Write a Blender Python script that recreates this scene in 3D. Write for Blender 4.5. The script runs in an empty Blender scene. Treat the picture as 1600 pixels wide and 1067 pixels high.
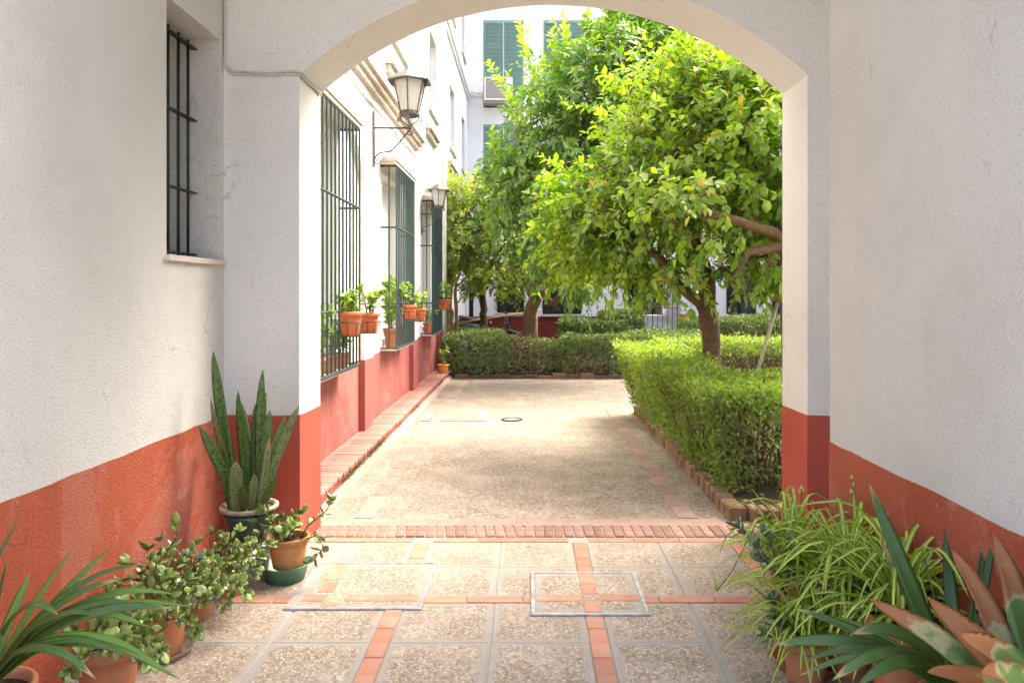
import bpy, bmesh, math, random
import numpy as np
from mathutils import Vector, Matrix

random.seed(7)
rng = np.random.default_rng(7)
SC = bpy.context.scene
COL = SC.collection
R = math.radians

# ------------------------------------------------------------------ camera, sky, sun, exposure
F, CU, CV, H = 1182.0, 826.0, 461.0, 1.5            # focal length in photo pixels, vanishing point, eye height
cam_d = bpy.data.cameras.new('camera')
cam = bpy.data.objects.new('camera', cam_d); COL.objects.link(cam)
cam.location = (0, 0, H); cam.rotation_euler = (R(90), 0, 0)
cam_d.sensor_width = 36; cam_d.lens = 36 * F / 1600
cam_d.shift_x = -(CU - 800) / 1600; cam_d.shift_y = -(533.5 - CV) / 1600
cam_d.clip_start = 0.05; cam_d.clip_end = 500
SC.camera = cam

SUN_EL, SUN_AZ = 54, 52          # degrees; azimuth clockwise from +Y: the sun stands high beyond the courtyard to the right, veiled by thin cloud
w = bpy.data.worlds.new('World'); SC.world = w; w.use_nodes = True
wn = w.node_tree
sky = wn.nodes.new('ShaderNodeTexSky'); sky.sky_type = 'NISHITA'; sky.sun_disc = False
sky.sun_elevation = R(SUN_EL); sky.sun_rotation = R(SUN_AZ)
sky.air_density = 0.8; sky.dust_density = 8.0; sky.ozone_density = 0.4
wn.links.new(sky.outputs[0], wn.nodes['Background'].inputs[0])
wn.nodes['Background'].inputs[1].default_value = 0.15
sd = bpy.data.lights.new('sun', 'SUN'); sd.energy = 0.5; sd.angle = R(32); sd.color = (1, 0.97, 0.92)
so = bpy.data.objects.new('sun', sd); COL.objects.link(so)
_d = Vector((math.sin(R(SUN_AZ)) * math.cos(R(SUN_EL)), math.cos(R(SUN_AZ)) * math.cos(R(SUN_EL)), math.sin(R(SUN_EL))))
so.rotation_euler = _d.to_track_quat('Z', 'Y').to_euler(); so.location = (8, 12, 14)

SC.view_settings.view_transform = 'Standard'; SC.view_settings.look = 'None'
SC.view_settings.exposure = 2.6; SC.view_settings.gamma = 1
SC.render.engine = 'CYCLES'
cy = SC.cycles
cy.max_bounces = 7; cy.diffuse_bounces = 5; cy.glossy_bounces = 2; cy.transmission_bounces = 4; cy.transparent_max_bounces = 6
cy.use_denoising = True; cy.use_adaptive_sampling = True; cy.adaptive_threshold = 0.02
cy.sample_clamp_indirect = 8

def P(u, v, Y):                                      # a photo pixel at a known depth
    return Vector(((u - CU) / F * Y, Y, H - (v - CV) / F * Y))

# ------------------------------------------------------------------ materials
def new_mat(name):
    m = bpy.data.materials.new(name); m.use_nodes = True
    nt = m.node_tree; b = nt.nodes['Principled BSDF']
    return m, nt, b
def nd(nt, t, **kw):
    n = nt.nodes.new(t)
    for k, v in kw.items():
        if k.startswith('i_'):
            key = k[2:]
            n.inputs[int(key) if key.isdigit() else key.replace('_', ' ')].default_value = v
        else: setattr(n, k, v)
    return n
def c4(c): return (c[0], c[1], c[2], 1)
def ramp(nt, fac, stops, interp='LINEAR'):
    r = nt.nodes.new('ShaderNodeValToRGB'); r.color_ramp.interpolation = interp
    e = r.color_ramp.elements
    while len(e) < len(stops): e.new(0.5)
    for i, (p, c) in enumerate(stops): e[i].position = p; e[i].color = c4(c)
    if fac is not None: nt.links.new(fac, r.inputs[0])
    return r
def mix(nt, fac, a, b, blend='MIX'):
    m = nt.nodes.new('ShaderNodeMix'); m.data_type = 'RGBA'; m.blend_type = blend
    for s, v in ((0, fac), (6, a), (7, b)):
        if isinstance(v, (int, float)): m.inputs[s].default_value = v
        elif isinstance(v, tuple): m.inputs[s].default_value = c4(v)
        else: nt.links.new(v, m.inputs[s])
    return m.outputs[2]
def wpos(nt): return nt.nodes.new('ShaderNodeNewGeometry').outputs['Position']
def noise(nt, vec, scale, detail=4, rough=0.55, dist=0.0):
    n = nd(nt, 'ShaderNodeTexNoise'); n.inputs['Scale'].default_value = scale; n.inputs['Detail'].default_value = detail
    n.inputs['Roughness'].default_value = rough; n.inputs['Distortion'].default_value = dist
    if vec is not None: nt.links.new(vec, n.inputs['Vector'])
    return n.outputs['Fac']
def math_(nt, op, a, b=None, clamp=False):
    n = nt.nodes.new('ShaderNodeMath'); n.operation = op; n.use_clamp = clamp
    for i, v in enumerate((a, b)):
        if v is None: continue
        if isinstance(v, (int, float)): n.inputs[i].default_value = v
        else: nt.links.new(v, n.inputs[i])
    return n.outputs[0]
def bump(nt, bsdf, h, strength, dist=0.01):
    b = nt.nodes.new('ShaderNodeBump'); b.inputs['Strength'].default_value = strength; b.inputs['Distance'].default_value = dist
    nt.links.new(h, b.inputs['Height']); nt.links.new(b.outputs[0], bsdf.inputs['Normal'])
def sstep(nt, v, a, b):
    n = nt.nodes.new('ShaderNodeMapRange'); n.interpolation_type = 'SMOOTHSTEP'
    n.inputs[1].default_value = a; n.inputs[2].default_value = b
    nt.links.new(v, n.inputs[0]); return n.outputs[0]

def plaster(name, c1, c2, stain=None, grain=220, bstr=0.35, rough=0.9, lump=9, scuff=None, scuff_lo=0.62, wear=None, wstr=0.12, chips=None):
    m, nt, b = new_mat(name); p = wpos(nt)
    big = noise(nt, p, 1.3, 5)
    col = mix(nt, sstep(nt, big, 0.35, 0.7), c1, c2)
    if stain:
        s = sstep(nt, noise(nt, p, 2.7, 7, 0.65, 0.8), 0.6, 0.85)
        col = mix(nt, math_(nt, 'MULTIPLY', s, 0.55), col, stain)
    if scuff:
        s = sstep(nt, noise(nt, p, 5.5, 9, 0.75, 0.4), scuff_lo, scuff_lo + 0.14)
        col = mix(nt, math_(nt, 'MULTIPLY', s, 0.6), col, scuff)
    if wear:
        mp = nd(nt, 'ShaderNodeMapping'); nt.links.new(p, mp.inputs[0]); mp.inputs['Scale'].default_value = (7, 7, 0.9)
        runs = sstep(nt, noise(nt, mp.outputs[0], 1.0, 6, 0.6), 0.56, 0.8)
        col = mix(nt, math_(nt, 'MULTIPLY', runs, wstr), col, wear)
        ptc = sstep(nt, noise(nt, p, 0.9, 8, 0.7, 1.5), 0.5, 0.56)
        col = mix(nt, math_(nt, 'MULTIPLY', ptc, 0.06), col, (0.9, 0.86, 0.8))
        ck = nd(nt, 'ShaderNodeTexVoronoi', feature='DISTANCE_TO_EDGE'); ck.inputs['Scale'].default_value = 0.8
        wp = nd(nt, 'ShaderNodeTexNoise'); wp.inputs['Scale'].default_value = 3; wp.inputs['Detail'].default_value = 6; nt.links.new(p, wp.inputs['Vector'])
        wa = nd(nt, 'ShaderNodeVectorMath', operation='MULTIPLY_ADD'); nt.links.new(wp.outputs['Color'], wa.inputs[0]); wa.inputs[1].default_value = (.5, .5, .5); nt.links.new(p, wa.inputs[2])
        nt.links.new(wa.outputs[0], ck.inputs['Vector'])
        crk = math_(nt, 'MULTIPLY', sstep(nt, ck.outputs['Distance'], 0.004, 0.001), sstep(nt, noise(nt, p, 1.7, 2), 0.5, 0.62))
        col = mix(nt, math_(nt, 'MULTIPLY', crk, 0.5), col, tuple(x * .6 for x in wear))
    if chips:
        cm = math_(nt, 'MULTIPLY', sstep(nt, noise(nt, p, 34, 6, 0.7), 0.66, 0.70), sstep(nt, noise(nt, p, 2.3, 4, 0.6), 0.42, 0.6))
        col = mix(nt, math_(nt, 'MULTIPLY', cm, 0.8), col, chips)
    g = noise(nt, p, grain, 3, 0.7); l = noise(nt, p, lump, 4)
    speck = mix(nt, sstep(nt, g, 0.28, 0.52), (0.55, 0.54, 0.53), (1, 1, 1))
    col = mix(nt, 0.55, col, speck, 'MULTIPLY')
    nt.links.new(col, b.inputs['Base Color'])
    b.inputs['Roughness'].default_value = rough; b.inputs['Specular IOR Level'].default_value = 0.25
    h = math_(nt, 'ADD', math_(nt, 'MULTIPLY', g, 1.0), math_(nt, 'MULTIPLY', l, 1.2))
    bump(nt, b, h, bstr, 0.012)
    return m

def simple(name, c, rough=0.5, metal=0.0, var=0.25, scale=12, bstr=0.0, spec=0.5, c2=None, rnd=0.0):
    m, nt, b = new_mat(name)
    tc = nt.nodes.new('ShaderNodeTexCoord').outputs['Object']
    n = noise(nt, tc, scale, 6, 0.6)
    c2 = c2 or tuple(x * (1 - var) for x in c)
    col = mix(nt, sstep(nt, n, 0.35, 0.68), c, c2)
    if rnd:
        oi = nt.nodes.new('ShaderNodeObjectInfo').outputs['Random']
        v = ramp(nt, oi, [(0, (1 - rnd,) * 3), (1, (1, 1, 1))]).outputs[0]
        col = mix(nt, 1.0, col, v, 'MULTIPLY')
    nt.links.new(col, b.inputs['Base Color'])
    b.inputs['Roughness'].default_value = rough; b.inputs['Metallic'].default_value = metal
    b.inputs['Specular IOR Level'].default_value = spec
    if bstr: bump(nt, b, noise(nt, tc, scale * 6, 4), bstr, 0.004)
    return m

def aggregate(name, edge=False, tone=(1, 1, 1), scale=95):
    """washed pebble concrete; with edge=True the cement shows round the slab's rim"""
    m, nt, b = new_mat(name); p = wpos(nt)
    mp = nd(nt, 'ShaderNodeMapping'); nt.links.new(p, mp.inputs[0]); mp.inputs['Scale'].default_value = (1, 0.8, 1)
    warp = nd(nt, 'ShaderNodeTexNoise'); warp.inputs['Scale'].default_value = 40; nt.links.new(mp.outputs[0], warp.inputs['Vector'])
    va = nd(nt, 'ShaderNodeVectorMath', operation='MULTIPLY_ADD'); nt.links.new(warp.outputs['Color'], va.inputs[0])
    va.inputs[1].default_value = (0.012, 0.012, 0.012); nt.links.new(mp.outputs[0], va.inputs[2])
    vo = nd(nt, 'ShaderNodeTexVoronoi'); vo.inputs['Scale'].default_value = scale; nt.links.new(va.outputs[0], vo.inputs['Vector'])
    ve = nd(nt, 'ShaderNodeTexVoronoi', feature='DISTANCE_TO_EDGE'); ve.inputs['Scale'].default_value = scale; nt.links.new(va.outputs[0], ve.inputs['Vector'])
    sep = nd(nt, 'ShaderNodeSeparateColor'); nt.links.new(vo.outputs['Color'], sep.inputs[0])
    t = tone
    peb = ramp(nt, sep.outputs[0], [(0.0, (0.24*t[0], 0.19*t[1], 0.14*t[2])), (0.18, (0.36*t[0], 0.265*t[1], 0.20*t[2])), (0.5, (0.50*t[0], 0.42*t[1], 0.325*t[2])),
                                    (0.8, (0.62*t[0], 0.54*t[1], 0.44*t[2])), (1.0, (0.74*t[0], 0.69*t[1], 0.61*t[2]))]).outputs[0]
    dirt = sstep(nt, noise(nt, p, 1.1, 6, 0.6), 0.35, 0.7)
    peb = mix(nt, math_(nt, 'MULTIPLY', dirt, 0.35), peb, (0.4*t[0], 0.32*t[1], 0.23*t[2]))
    gap = sstep(nt, ve.outputs['Distance'], 0.0, 0.13)
    gapcol = mix(nt, sstep(nt, noise(nt, p, 3, 4), 0.4, 0.65), (0.19, 0.15, 0.11), (0.40, 0.34, 0.27))
    col = mix(nt, gap, gapcol, peb)
    cem = mix(nt, noise(nt, p, 14, 6), (0.27*t[0]/.78, 0.24*t[1]/.755, 0.20*t[2]/.71), (0.36*t[0]/.78, 0.33*t[1]/.755, 0.28*t[2]/.71))
    patch = sstep(nt, noise(nt, p, 7, 6, 0.65), 0.62, 0.8)
    if edge:
        g = nt.nodes.new('ShaderNodeTexCoord').outputs['Generated']
        sx = nd(nt, 'ShaderNodeSeparateXYZ'); nt.links.new(g, sx.inputs[0])
        ex = math_(nt, 'ABSOLUTE', math_(nt, 'SUBTRACT', sx.outputs[0], 0.5)); ey = math_(nt, 'ABSOLUTE', math_(nt, 'SUBTRACT', sx.outputs[1], 0.5))
        e = math_(nt, 'MAXIMUM', ex, ey)
        e = math_(nt, 'ADD', e, math_(nt, 'MULTIPLY', math_(nt, 'SUBTRACT', noise(nt, p, 16, 6, 0.7), 0.5), 0.22))
        patch = math_(nt, 'MAXIMUM', sstep(nt, e, 0.39, 0.47), math_(nt, 'MULTIPLY', patch, 0.6))
    else:
        patch = math_(nt, 'MULTIPLY', patch, 0.55)
    col = mix(nt, patch, col, cem)
    nt.links.new(col, b.inputs['Base Color'])
    b.inputs['Roughness'].default_value = 0.75
    inv = math_(nt, 'SUBTRACT', 1.0, patch)
    h = math_(nt, 'MULTIPLY', math_(nt, 'SUBTRACT', gap, math_(nt, 'MULTIPLY', vo.outputs['Distance'], 0.5)), inv)
    bump(nt, b, h, 0.45, 0.006)
    return m

def leaf_mat(name, stops, young=(0.30, 0.40, 0.02), trans=0.35, rough=0.42, dry=None, dry_at=0.97, tscale=1.3, clump=1.2):
    """leaves: colour differs leaf by leaf and branch by branch; young shoots are yellower; light passes through"""
    m, nt, b = new_mat(name)
    g = nt.nodes.new('ShaderNodeNewGeometry'); r = g.outputs['Random Per Island']
    n = noise(nt, g.outputs['Position'], clump, 3)
    f = math_(nt, 'ADD', math_(nt, 'MULTIPLY', r, 0.7), math_(nt, 'MULTIPLY', math_(nt, 'SUBTRACT', n, 0.35), 0.9), True)
    col = ramp(nt, f, stops).outputs[0]
    at = nd(nt, 'ShaderNodeAttribute', attribute_name='young')
    col = mix(nt, at.outputs['Fac'], col, young)
    if dry:
        col = mix(nt, sstep(nt, r, dry_at, dry_at + 0.01), col, dry)
    # paler underside
    under = mix(nt, 0.35, col, (0.35, 0.42, 0.2))
    col2 = mix(nt, g.outputs['Backfacing'], col, under)
    nt.links.new(col2, b.inputs['Base Color']); b.inputs['Roughness'].default_value = rough
    b.inputs['Specular IOR Level'].default_value = 0.4
    tr = nd(nt, 'ShaderNodeBsdfTranslucent')
    tc = mix(nt, 1.0, col, (tscale * 1.1, tscale * 1.15, tscale * 0.5), 'MULTIPLY'); nt.links.new(tc, tr.inputs[0])
    ms = nd(nt, 'ShaderNodeMixShader'); ms.inputs[0].default_value = trans
    nt.links.new(b.outputs[0], ms.inputs[1]); nt.links.new(tr.outputs[0], ms.inputs[2])
    nt.links.new(ms.outputs[0], nt.nodes['Material Output'].inputs[0])
    return m

def strap_mat(name, c1, c2, edge=None, edge_at=0.7, bands=None, tip=None, tip_at=0.75, stripe=None, trans=0.2, rough=0.38, tipvar=0.35):
    """long leaves with 'along' and 'across' attributes"""
    m, nt, b = new_mat(name)
    al = nd(nt, 'ShaderNodeAttribute', attribute_name='along').outputs['Fac']
    ac = nd(nt, 'ShaderNodeAttribute', attribute_name='across').outputs['Fac']
    p = wpos(nt); oi = nt.nodes.new('ShaderNodeObjectInfo').outputs['Random']
    col = mix(nt, oi, c1, c2)
    cx = nd(nt, 'ShaderNodeCombineXYZ'); nt.links.new(math_(nt, 'MULTIPLY', al, 3.0), cx.inputs[0]); nt.links.new(math_(nt, 'MULTIPLY', ac, 26.0), cx.inputs[1]); nt.links.new(math_(nt, 'MULTIPLY', oi, 50.0), cx.inputs[2])
    fib = noise(nt, cx.outputs[0], 1.0, 4)
    col = mix(nt, math_(nt, 'MULTIPLY', fib, 0.35), col, tuple(x * 0.5 for x in c1))
    aa = math_(nt, 'ABSOLUTE', ac)
    if bands:
        cb = nd(nt, 'ShaderNodeCombineXYZ'); nt.links.new(math_(nt, 'MULTIPLY', al, 42.0), cb.inputs[0]); nt.links.new(math_(nt, 'MULTIPLY', ac, 2.2), cb.inputs[1]); nt.links.new(math_(nt, 'MULTIPLY', oi, 30.0), cb.inputs[2])
        col = mix(nt, sstep(nt, noise(nt, cb.outputs[0], 1.0, 5, 0.6, 0.8), 0.47, 0.6), col, bands)
    if stripe: col = mix(nt, sstep(nt, aa, 0.42, 0.3), col, stripe)
    if edge: col = mix(nt, sstep(nt, aa, edge_at, edge_at + 0.12), col, edge)
    if tip:
        t = math_(nt, 'ADD', al, math_(nt, 'MULTIPLY', math_(nt, 'SUBTRACT', noise(nt, p, 11, 5), 0.5), tipvar))
        t = math_(nt, 'ADD', t, math_(nt, 'MULTIPLY', math_(nt, 'SUBTRACT', oi, 0.5), 0.3))
        t = math_(nt, 'ADD', t, math_(nt, 'MULTIPLY', math_(nt, 'POWER', aa, 3.0), 0.12))
        br = mix(nt, noise(nt, cx.outputs[0], 2.5, 6), tip, tuple(x * 0.6 for x in tip))
        rim = mix(nt, sstep(nt, t, tip_at - 0.1, tip_at - 0.02), col, (0.34, 0.30, 0.12))
        col = mix(nt, sstep(nt, t, tip_at, tip_at + 0.05), rim, br)
    nt.links.new(col, b.inputs['Base Color']); b.inputs['Roughness'].default_value = rough
    bump(nt, b, fib, 0.25, 0.003)
    tr = nd(nt, 'ShaderNodeBsdfTranslucent'); nt.links.new(mix(nt, 1.0, col, (1.5, 1.6, 0.6), 'MULTIPLY'), tr.inputs[0])
    ms = nd(nt, 'ShaderNodeMixShader'); ms.inputs[0].default_value = trans
    nt.links.new(b.outputs[0], ms.inputs[1]); nt.links.new(tr.outputs[0], ms.inputs[2])
    nt.links.new(ms.outputs[0], nt.nodes['Material Output'].inputs[0])
    return m

M = {}
M['wall'] = plaster('passage plaster', (0.66, 0.655, 0.605), (0.61, 0.60, 0.55), (0.50, 0.46, 0.39), 105, 0.75, wear=(0.44, 0.40, 0.33))
M['pierwall'] = plaster('pier plaster', (0.72, 0.715, 0.67), (0.67, 0.66, 0.615), (0.52, 0.47, 0.39), 130, 0.28, wear=(0.45, 0.40, 0.32))
M['red'] = plaster('red dado paint', (0.48, 0.115, 0.055), (0.40, 0.082, 0.04), (0.31, 0.065, 0.04), 105, 0.9, 0.7, 9, (0.60, 0.34, 0.26), 0.575, wear=(0.28, 0.06, 0.04), wstr=0.4, chips=(0.62, 0.44, 0.36))
M['pierred'] = plaster('pier dado paint', (0.47, 0.10, 0.065), (0.40, 0.075, 0.048), (0.3, 0.07, 0.05), 120, 0.2, 0.6, 6, (0.6, 0.3, 0.24), 0.66, chips=(0.62, 0.46, 0.38))
M['facade'] = plaster('white facade', (0.80, 0.79, 0.77), (0.74, 0.73, 0.71), (0.6, 0.57, 0.52), 120, 0.25)
M['pinkred'] = plaster('weathered red facade paint', (0.40, 0.125, 0.108), (0.35, 0.10, 0.085), (0.21, 0.07, 0.06), 110, 0.25, 0.8, 7, (0.58, 0.34, 0.29), 0.6, wear=(0.18, 0.06, 0.05), wstr=0.45, chips=(0.6, 0.45, 0.4))
M['ceil'] = plaster('ceiling plaster', (0.72, 0.70, 0.66), (0.68, 0.66, 0.62), None, 120, 0.2)
M['farwhite'] = plaster('far white wall', (0.82, 0.82, 0.82), (0.77, 0.77, 0.78), (0.66, 0.65, 0.64), 60, 0.15)
M['farred'] = plaster('far red dado', (0.20, 0.035, 0.028), (0.16, 0.03, 0.024), None, 60, 0.15)
M['moulding'] = plaster('stained moulding', (0.62, 0.56, 0.48), (0.54, 0.47, 0.38), (0.34, 0.27, 0.2), 90, 0.3)
M['greystone'] = plaster('mossy sill stone', (0.50, 0.49, 0.42), (0.40, 0.40, 0.32), (0.26, 0.27, 0.18), 90, 0.3)
M['cement'] = plaster('cement', (0.385, 0.35, 0.30), (0.325, 0.29, 0.245), (0.22, 0.19, 0.15), 90, 0.35)
M['slab'] = aggregate('washed pebble slab', True, (0.78, 0.755, 0.71), 98)
M['gravel'] = aggregate('courtyard pebble paving', False, (0.60, 0.585, 0.55), 70)
M['brick'] = simple('paving brick', (0.54, 0.235, 0.145), 0.8, 0, 0.3, 9, 0.4, 0.3, (0.54, 0.31, 0.215), 0.3)
M['darkbrick'] = simple('threshold brick', (0.33, 0.17, 0.125), 0.85, 0, 0.3, 14, 0.5, 0.3, (0.38, 0.26, 0.20), 0.4)
M['palebrick'] = simple('worn path tile', (0.40, 0.255, 0.19), 0.85, 0, 0.3, 9, 0.4, 0.3, (0.38, 0.31, 0.26), 0.3)
M['kerbbrick'] = simple('kerb brick', (0.38, 0.23, 0.13), 0.9, 0, 0.3, 20, 0.6, 0.2, (0.26, 0.19, 0.11), 0.45)
M['stepbrick'] = simple('painted step brick', (0.40, 0.155, 0.125), 0.8, 0, 0.3, 16, 0.5, 0.3, (0.46, 0.27, 0.215), 0.3)
M['soil'] = simple('soil', (0.07, 0.05, 0.035), 0.95, 0, 0.4, 30, 0.8, 0.1)
M['iron'] = simple('green black iron', (0.022, 0.035, 0.034), 0.45, 0.3, 0.3, 40)
M['greeniron'] = simple('dark green grille paint', (0.03, 0.062, 0.06), 0.5, 0.0, 0.25, 30)
M['blackiron'] = simple('black iron', (0.012, 0.012, 0.014), 0.5, 0.2, 0.2, 30)
M['lampiron'] = simple('aged lamp iron', (0.13, 0.115, 0.10), 0.6, 0.4, 0.4, 30, 0.3)
M['steel'] = simple('galvanised steel', (0.44, 0.44, 0.43), 0.45, 0.3, 0.3, 18, 0.2, 0.5, (0.26, 0.25, 0.23))
M['terra'] = simple('terracotta', (0.56, 0.205, 0.085), 0.8, 0, 0.3, 14, 0.25, 0.25, (0.50, 0.24, 0.13), 0.25)
M['terraplastic'] = simple('terracotta plastic', (0.62, 0.17, 0.07), 0.45, 0, 0.15, 10, 0, 0.4, None, 0.15)
M['tan'] = simple('tan clay', (0.50, 0.26, 0.095), 0.75, 0, 0.25, 20, 0.25, 0.3, (0.42, 0.19, 0.07))
M['greenglaze'] = simple('dark green glaze', (0.025, 0.06, 0.042), 0.3, 0, 0.4, 25, 0.15, 0.5, (0.045, 0.085, 0.06))
M['paleRim'] = simple('pale clay rim', (0.42, 0.33, 0.22), 0.7, 0, 0.3, 25, 0.2)
M['greenplastic'] = simple('green plastic', (0.09, 0.23, 0.12), 0.45, 0, 0.2, 14)
M['graystone'] = simple('grey stone', (0.30, 0.29, 0.26), 0.9, 0, 0.35, 20, 0.5)
M['wood'] = simple('grey brown wood', (0.36, 0.24, 0.13), 0.8, 0, 0.4, 16, 0.4)
M['polewood'] = simple('pale pole wood', (0.55, 0.44, 0.31), 0.7, 0, 0.25, 30, 0.2)
M['bark'] = simple('lemon bark', (0.155, 0.098, 0.055), 0.9, 0, 0.45, 22, 0.9, 0.15, (0.10, 0.072, 0.043))
M['twig'] = simple('brown twig', (0.17, 0.11, 0.065), 0.85, 0, 0.4, 30, 0, 0.2)
M['drytwig'] = simple('dry reddish twig', (0.27, 0.15, 0.075), 0.85, 0, 0.4, 30, 0, 0.2)
M['greenstem'] = simple('green stem', (0.13, 0.15, 0.05), 0.6, 0, 0.3, 30, 0, 0.3, (0.16, 0.10, 0.05))
M['blind'] = simple('green slat blind', (0.19, 0.33, 0.275), 0.55, 0, 0.25, 3, 0, 0.4, (0.24, 0.37, 0.33))
M['paleblind'] = simple('pale inner blind', (0.62, 0.66, 0.60), 0.7, 0, 0.1, 3)
M['whitepvc'] = simple('white plastic', (0.75, 0.74, 0.72), 0.5, 0, 0.1, 10)
M['greygrille'] = simple('fan grille', (0.33, 0.29, 0.28), 0.6, 0, 0.2, 20)
M['cablewhite'] = simple('painted cable', (0.58, 0.54, 0.48), 0.6, 0, 0.2, 30)
M['blackplastic'] = simple('black plastic', (0.015, 0.015, 0.018), 0.4, 0, 0.2, 10)
M['greypaint'] = simple('dark grey paint', (0.03, 0.032, 0.038), 0.55, 0, 0.2, 10)
M['rubber'] = simple('rubber', (0.02, 0.02, 0.02), 0.9)
M['redlight'] = simple('red lens', (0.4, 0.02, 0.02), 0.3)
M['lemon'] = simple('green lemon skin', (0.26, 0.40, 0.035), 0.45, 0, 0.25, 30, 0.3)
M['frosted'], _nt, _b = new_mat('frosted lamp glass')
_b.inputs['Base Color'].default_value = (0.80, 0.79, 0.74, 1); _b.inputs['Roughness'].default_value = 0.35; _b.inputs['Transmission Weight'].default_value = 0.55
bump(_nt, _b, noise(_nt, wpos(_nt), 60, 3), 0.6, 0.004)
M['glass'], _nt, _b = new_mat('window glass')
_b.inputs['Base Color'].default_value = (0.03, 0.035, 0.04, 1); _b.inputs['Roughness'].default_value = 0.06; _b.inputs['Specular IOR Level'].default_value = 0.8
M['dark'] = simple('unlit interior black', (0.02, 0.02, 0.022), 0.9)

LS = [(0.0, (0.035, 0.105, 0.014)), (0.3, (0.105, 0.23, 0.02)), (0.62, (0.235, 0.36, 0.022)), (1.0, (0.37, 0.46, 0.03))]
M['lemonleaf'] = leaf_mat('lemon leaves', LS, (0.34, 0.49, 0.03), 0.5, 0.4, (0.5, 0.33, 0.06), 0.975)
M['orangeleaf'] = leaf_mat('dark citrus leaves', [(0.0, (0.03, 0.10, 0.018)), (0.45, (0.085, 0.21, 0.024)), (0.8, (0.16, 0.30, 0.028)), (1.0, (0.28, 0.41, 0.03))], (0.38, 0.53, 0.035), 0.48, 0.38, (0.4, 0.36, 0.05), 0.985)
M['paleleaf'] = leaf_mat('pale shrub leaves', [(0.0, (0.10, 0.20, 0.03)), (0.4, (0.21, 0.31, 0.045)), (0.75, (0.34, 0.41, 0.07)), (1.0, (0.50, 0.53, 0.16))], (0.52, 0.58, 0.06), 0.46, 0.45)
M['hedgeleaf'] = leaf_mat('box hedge leaves', [(0.0, (0.05, 0.11, 0.014)), (0.35, (0.11, 0.20, 0.02)), (0.7, (0.20, 0.30, 0.025)), (1.0, (0.31, 0.39, 0.035))], (0.28, 0.40, 0.025), 0.42, 0.45, (0.25, 0.16, 0.06), 0.96, 1.5, 2.2)
M['hedgeblue'] = leaf_mat('blue green hedge leaves', [(0.0, (0.035, 0.09, 0.025)), (0.45, (0.095, 0.18, 0.045)), (0.8, (0.16, 0.25, 0.055)), (1.0, (0.25, 0.33, 0.08))], (0.27, 0.38, 0.05), 0.25, 0.45, (0.2, 0.12, 0.06), 0.93, 1.4, 2.0)
M['jade'] = simple('jade leaf', (0.21, 0.31, 0.055), 0.28, 0, 0.4, 30, 0, 0.6, (0.38, 0.46, 0.11), 0.6)
M['jadedark'] = simple('dull jade leaf', (0.15, 0.225, 0.085), 0.3, 0, 0.4, 30, 0, 0.6, (0.25, 0.33, 0.15), 0.5)
M['geranium'] = leaf_mat('fresh pot plant leaves', [(0.0, (0.07, 0.17, 0.015)), (0.5, (0.16, 0.30, 0.02)), (1.0, (0.30, 0.42, 0.04))], (0.3, 0.42, 0.03), 0.35, 0.45)
M['snake'] = strap_mat('snake plant leaf', (0.115, 0.215, 0.045), (0.17, 0.27, 0.065), bands=(0.038, 0.09, 0.028), trans=0.16, edge=(0.10, 0.15, 0.05), edge_at=0.86)
M['snakepale'] = strap_mat('pale snake plant leaf', (0.23, 0.29, 0.10), (0.29, 0.33, 0.14), bands=(0.09, 0.15, 0.05), trans=0.1, tip=(0.34, 0.22, 0.11), tip_at=0.97, tipvar=0.1)
M['clivia'] = strap_mat('dark strap leaf', (0.05, 0.115, 0.018), (0.08, 0.155, 0.028), trans=0.2, rough=0.28, tip=(0.36, 0.2, 0.07), tip_at=1.06, tipvar=0.2)
M['clivialight'] = strap_mat('green strap leaf', (0.12, 0.23, 0.028), (0.17, 0.28, 0.04), trans=0.28, rough=0.32)
M['spider'] = strap_mat('spider plant leaf', (0.30, 0.46, 0.03), (0.44, 0.55, 0.05), stripe=(0.66, 0.70, 0.28), trans=0.42, rough=0.42)
M['broad'] = strap_mat('broad leaf with dry tip', (0.10, 0.19, 0.035), (0.15, 0.25, 0.055), tip=(0.36, 0.135, 0.035), tip_at=0.62, tipvar=0.8, trans=0.1, rough=0.5)

# ------------------------------------------------------------------ helpers
ORG = {}                                             # world position of every object's local origin
def setp(o, label=None, cat=None, group=None, kind=None):
    if label: o['label'] = label
    if cat: o['category'] = cat
    if group: o['group'] = group
    if kind: o['kind'] = kind
    return o
def thing(name, loc, label, cat, group=None):
    o = bpy.data.objects.new(name, None); COL.objects.link(o)
    o.empty_display_size = 0.1
    o.location = loc; ORG[o] = Vector(loc)
    return setp(o, label, cat, group)
def link(name, me, parent=None, loc=None, mat=None, world=None):
    """link mesh data; mesh coordinates are relative to the parent's origin unless a location or matrix is given in the world"""
    o = bpy.data.objects.new(name, me); COL.objects.link(o)
    off = ORG[parent] if parent else Vector((0, 0, 0))
    if parent: o.parent = parent
    if world is not None:
        o.matrix_basis = Matrix.Translation(-off) @ world; ORG[o] = world.translation.copy()
    elif loc is not None:
        o.location = Vector(loc) - off; ORG[o] = Vector(loc)
    else: ORG[o] = off.copy()
    if mat is not None and not me.materials: me.materials.append(mat)
    return o

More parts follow.
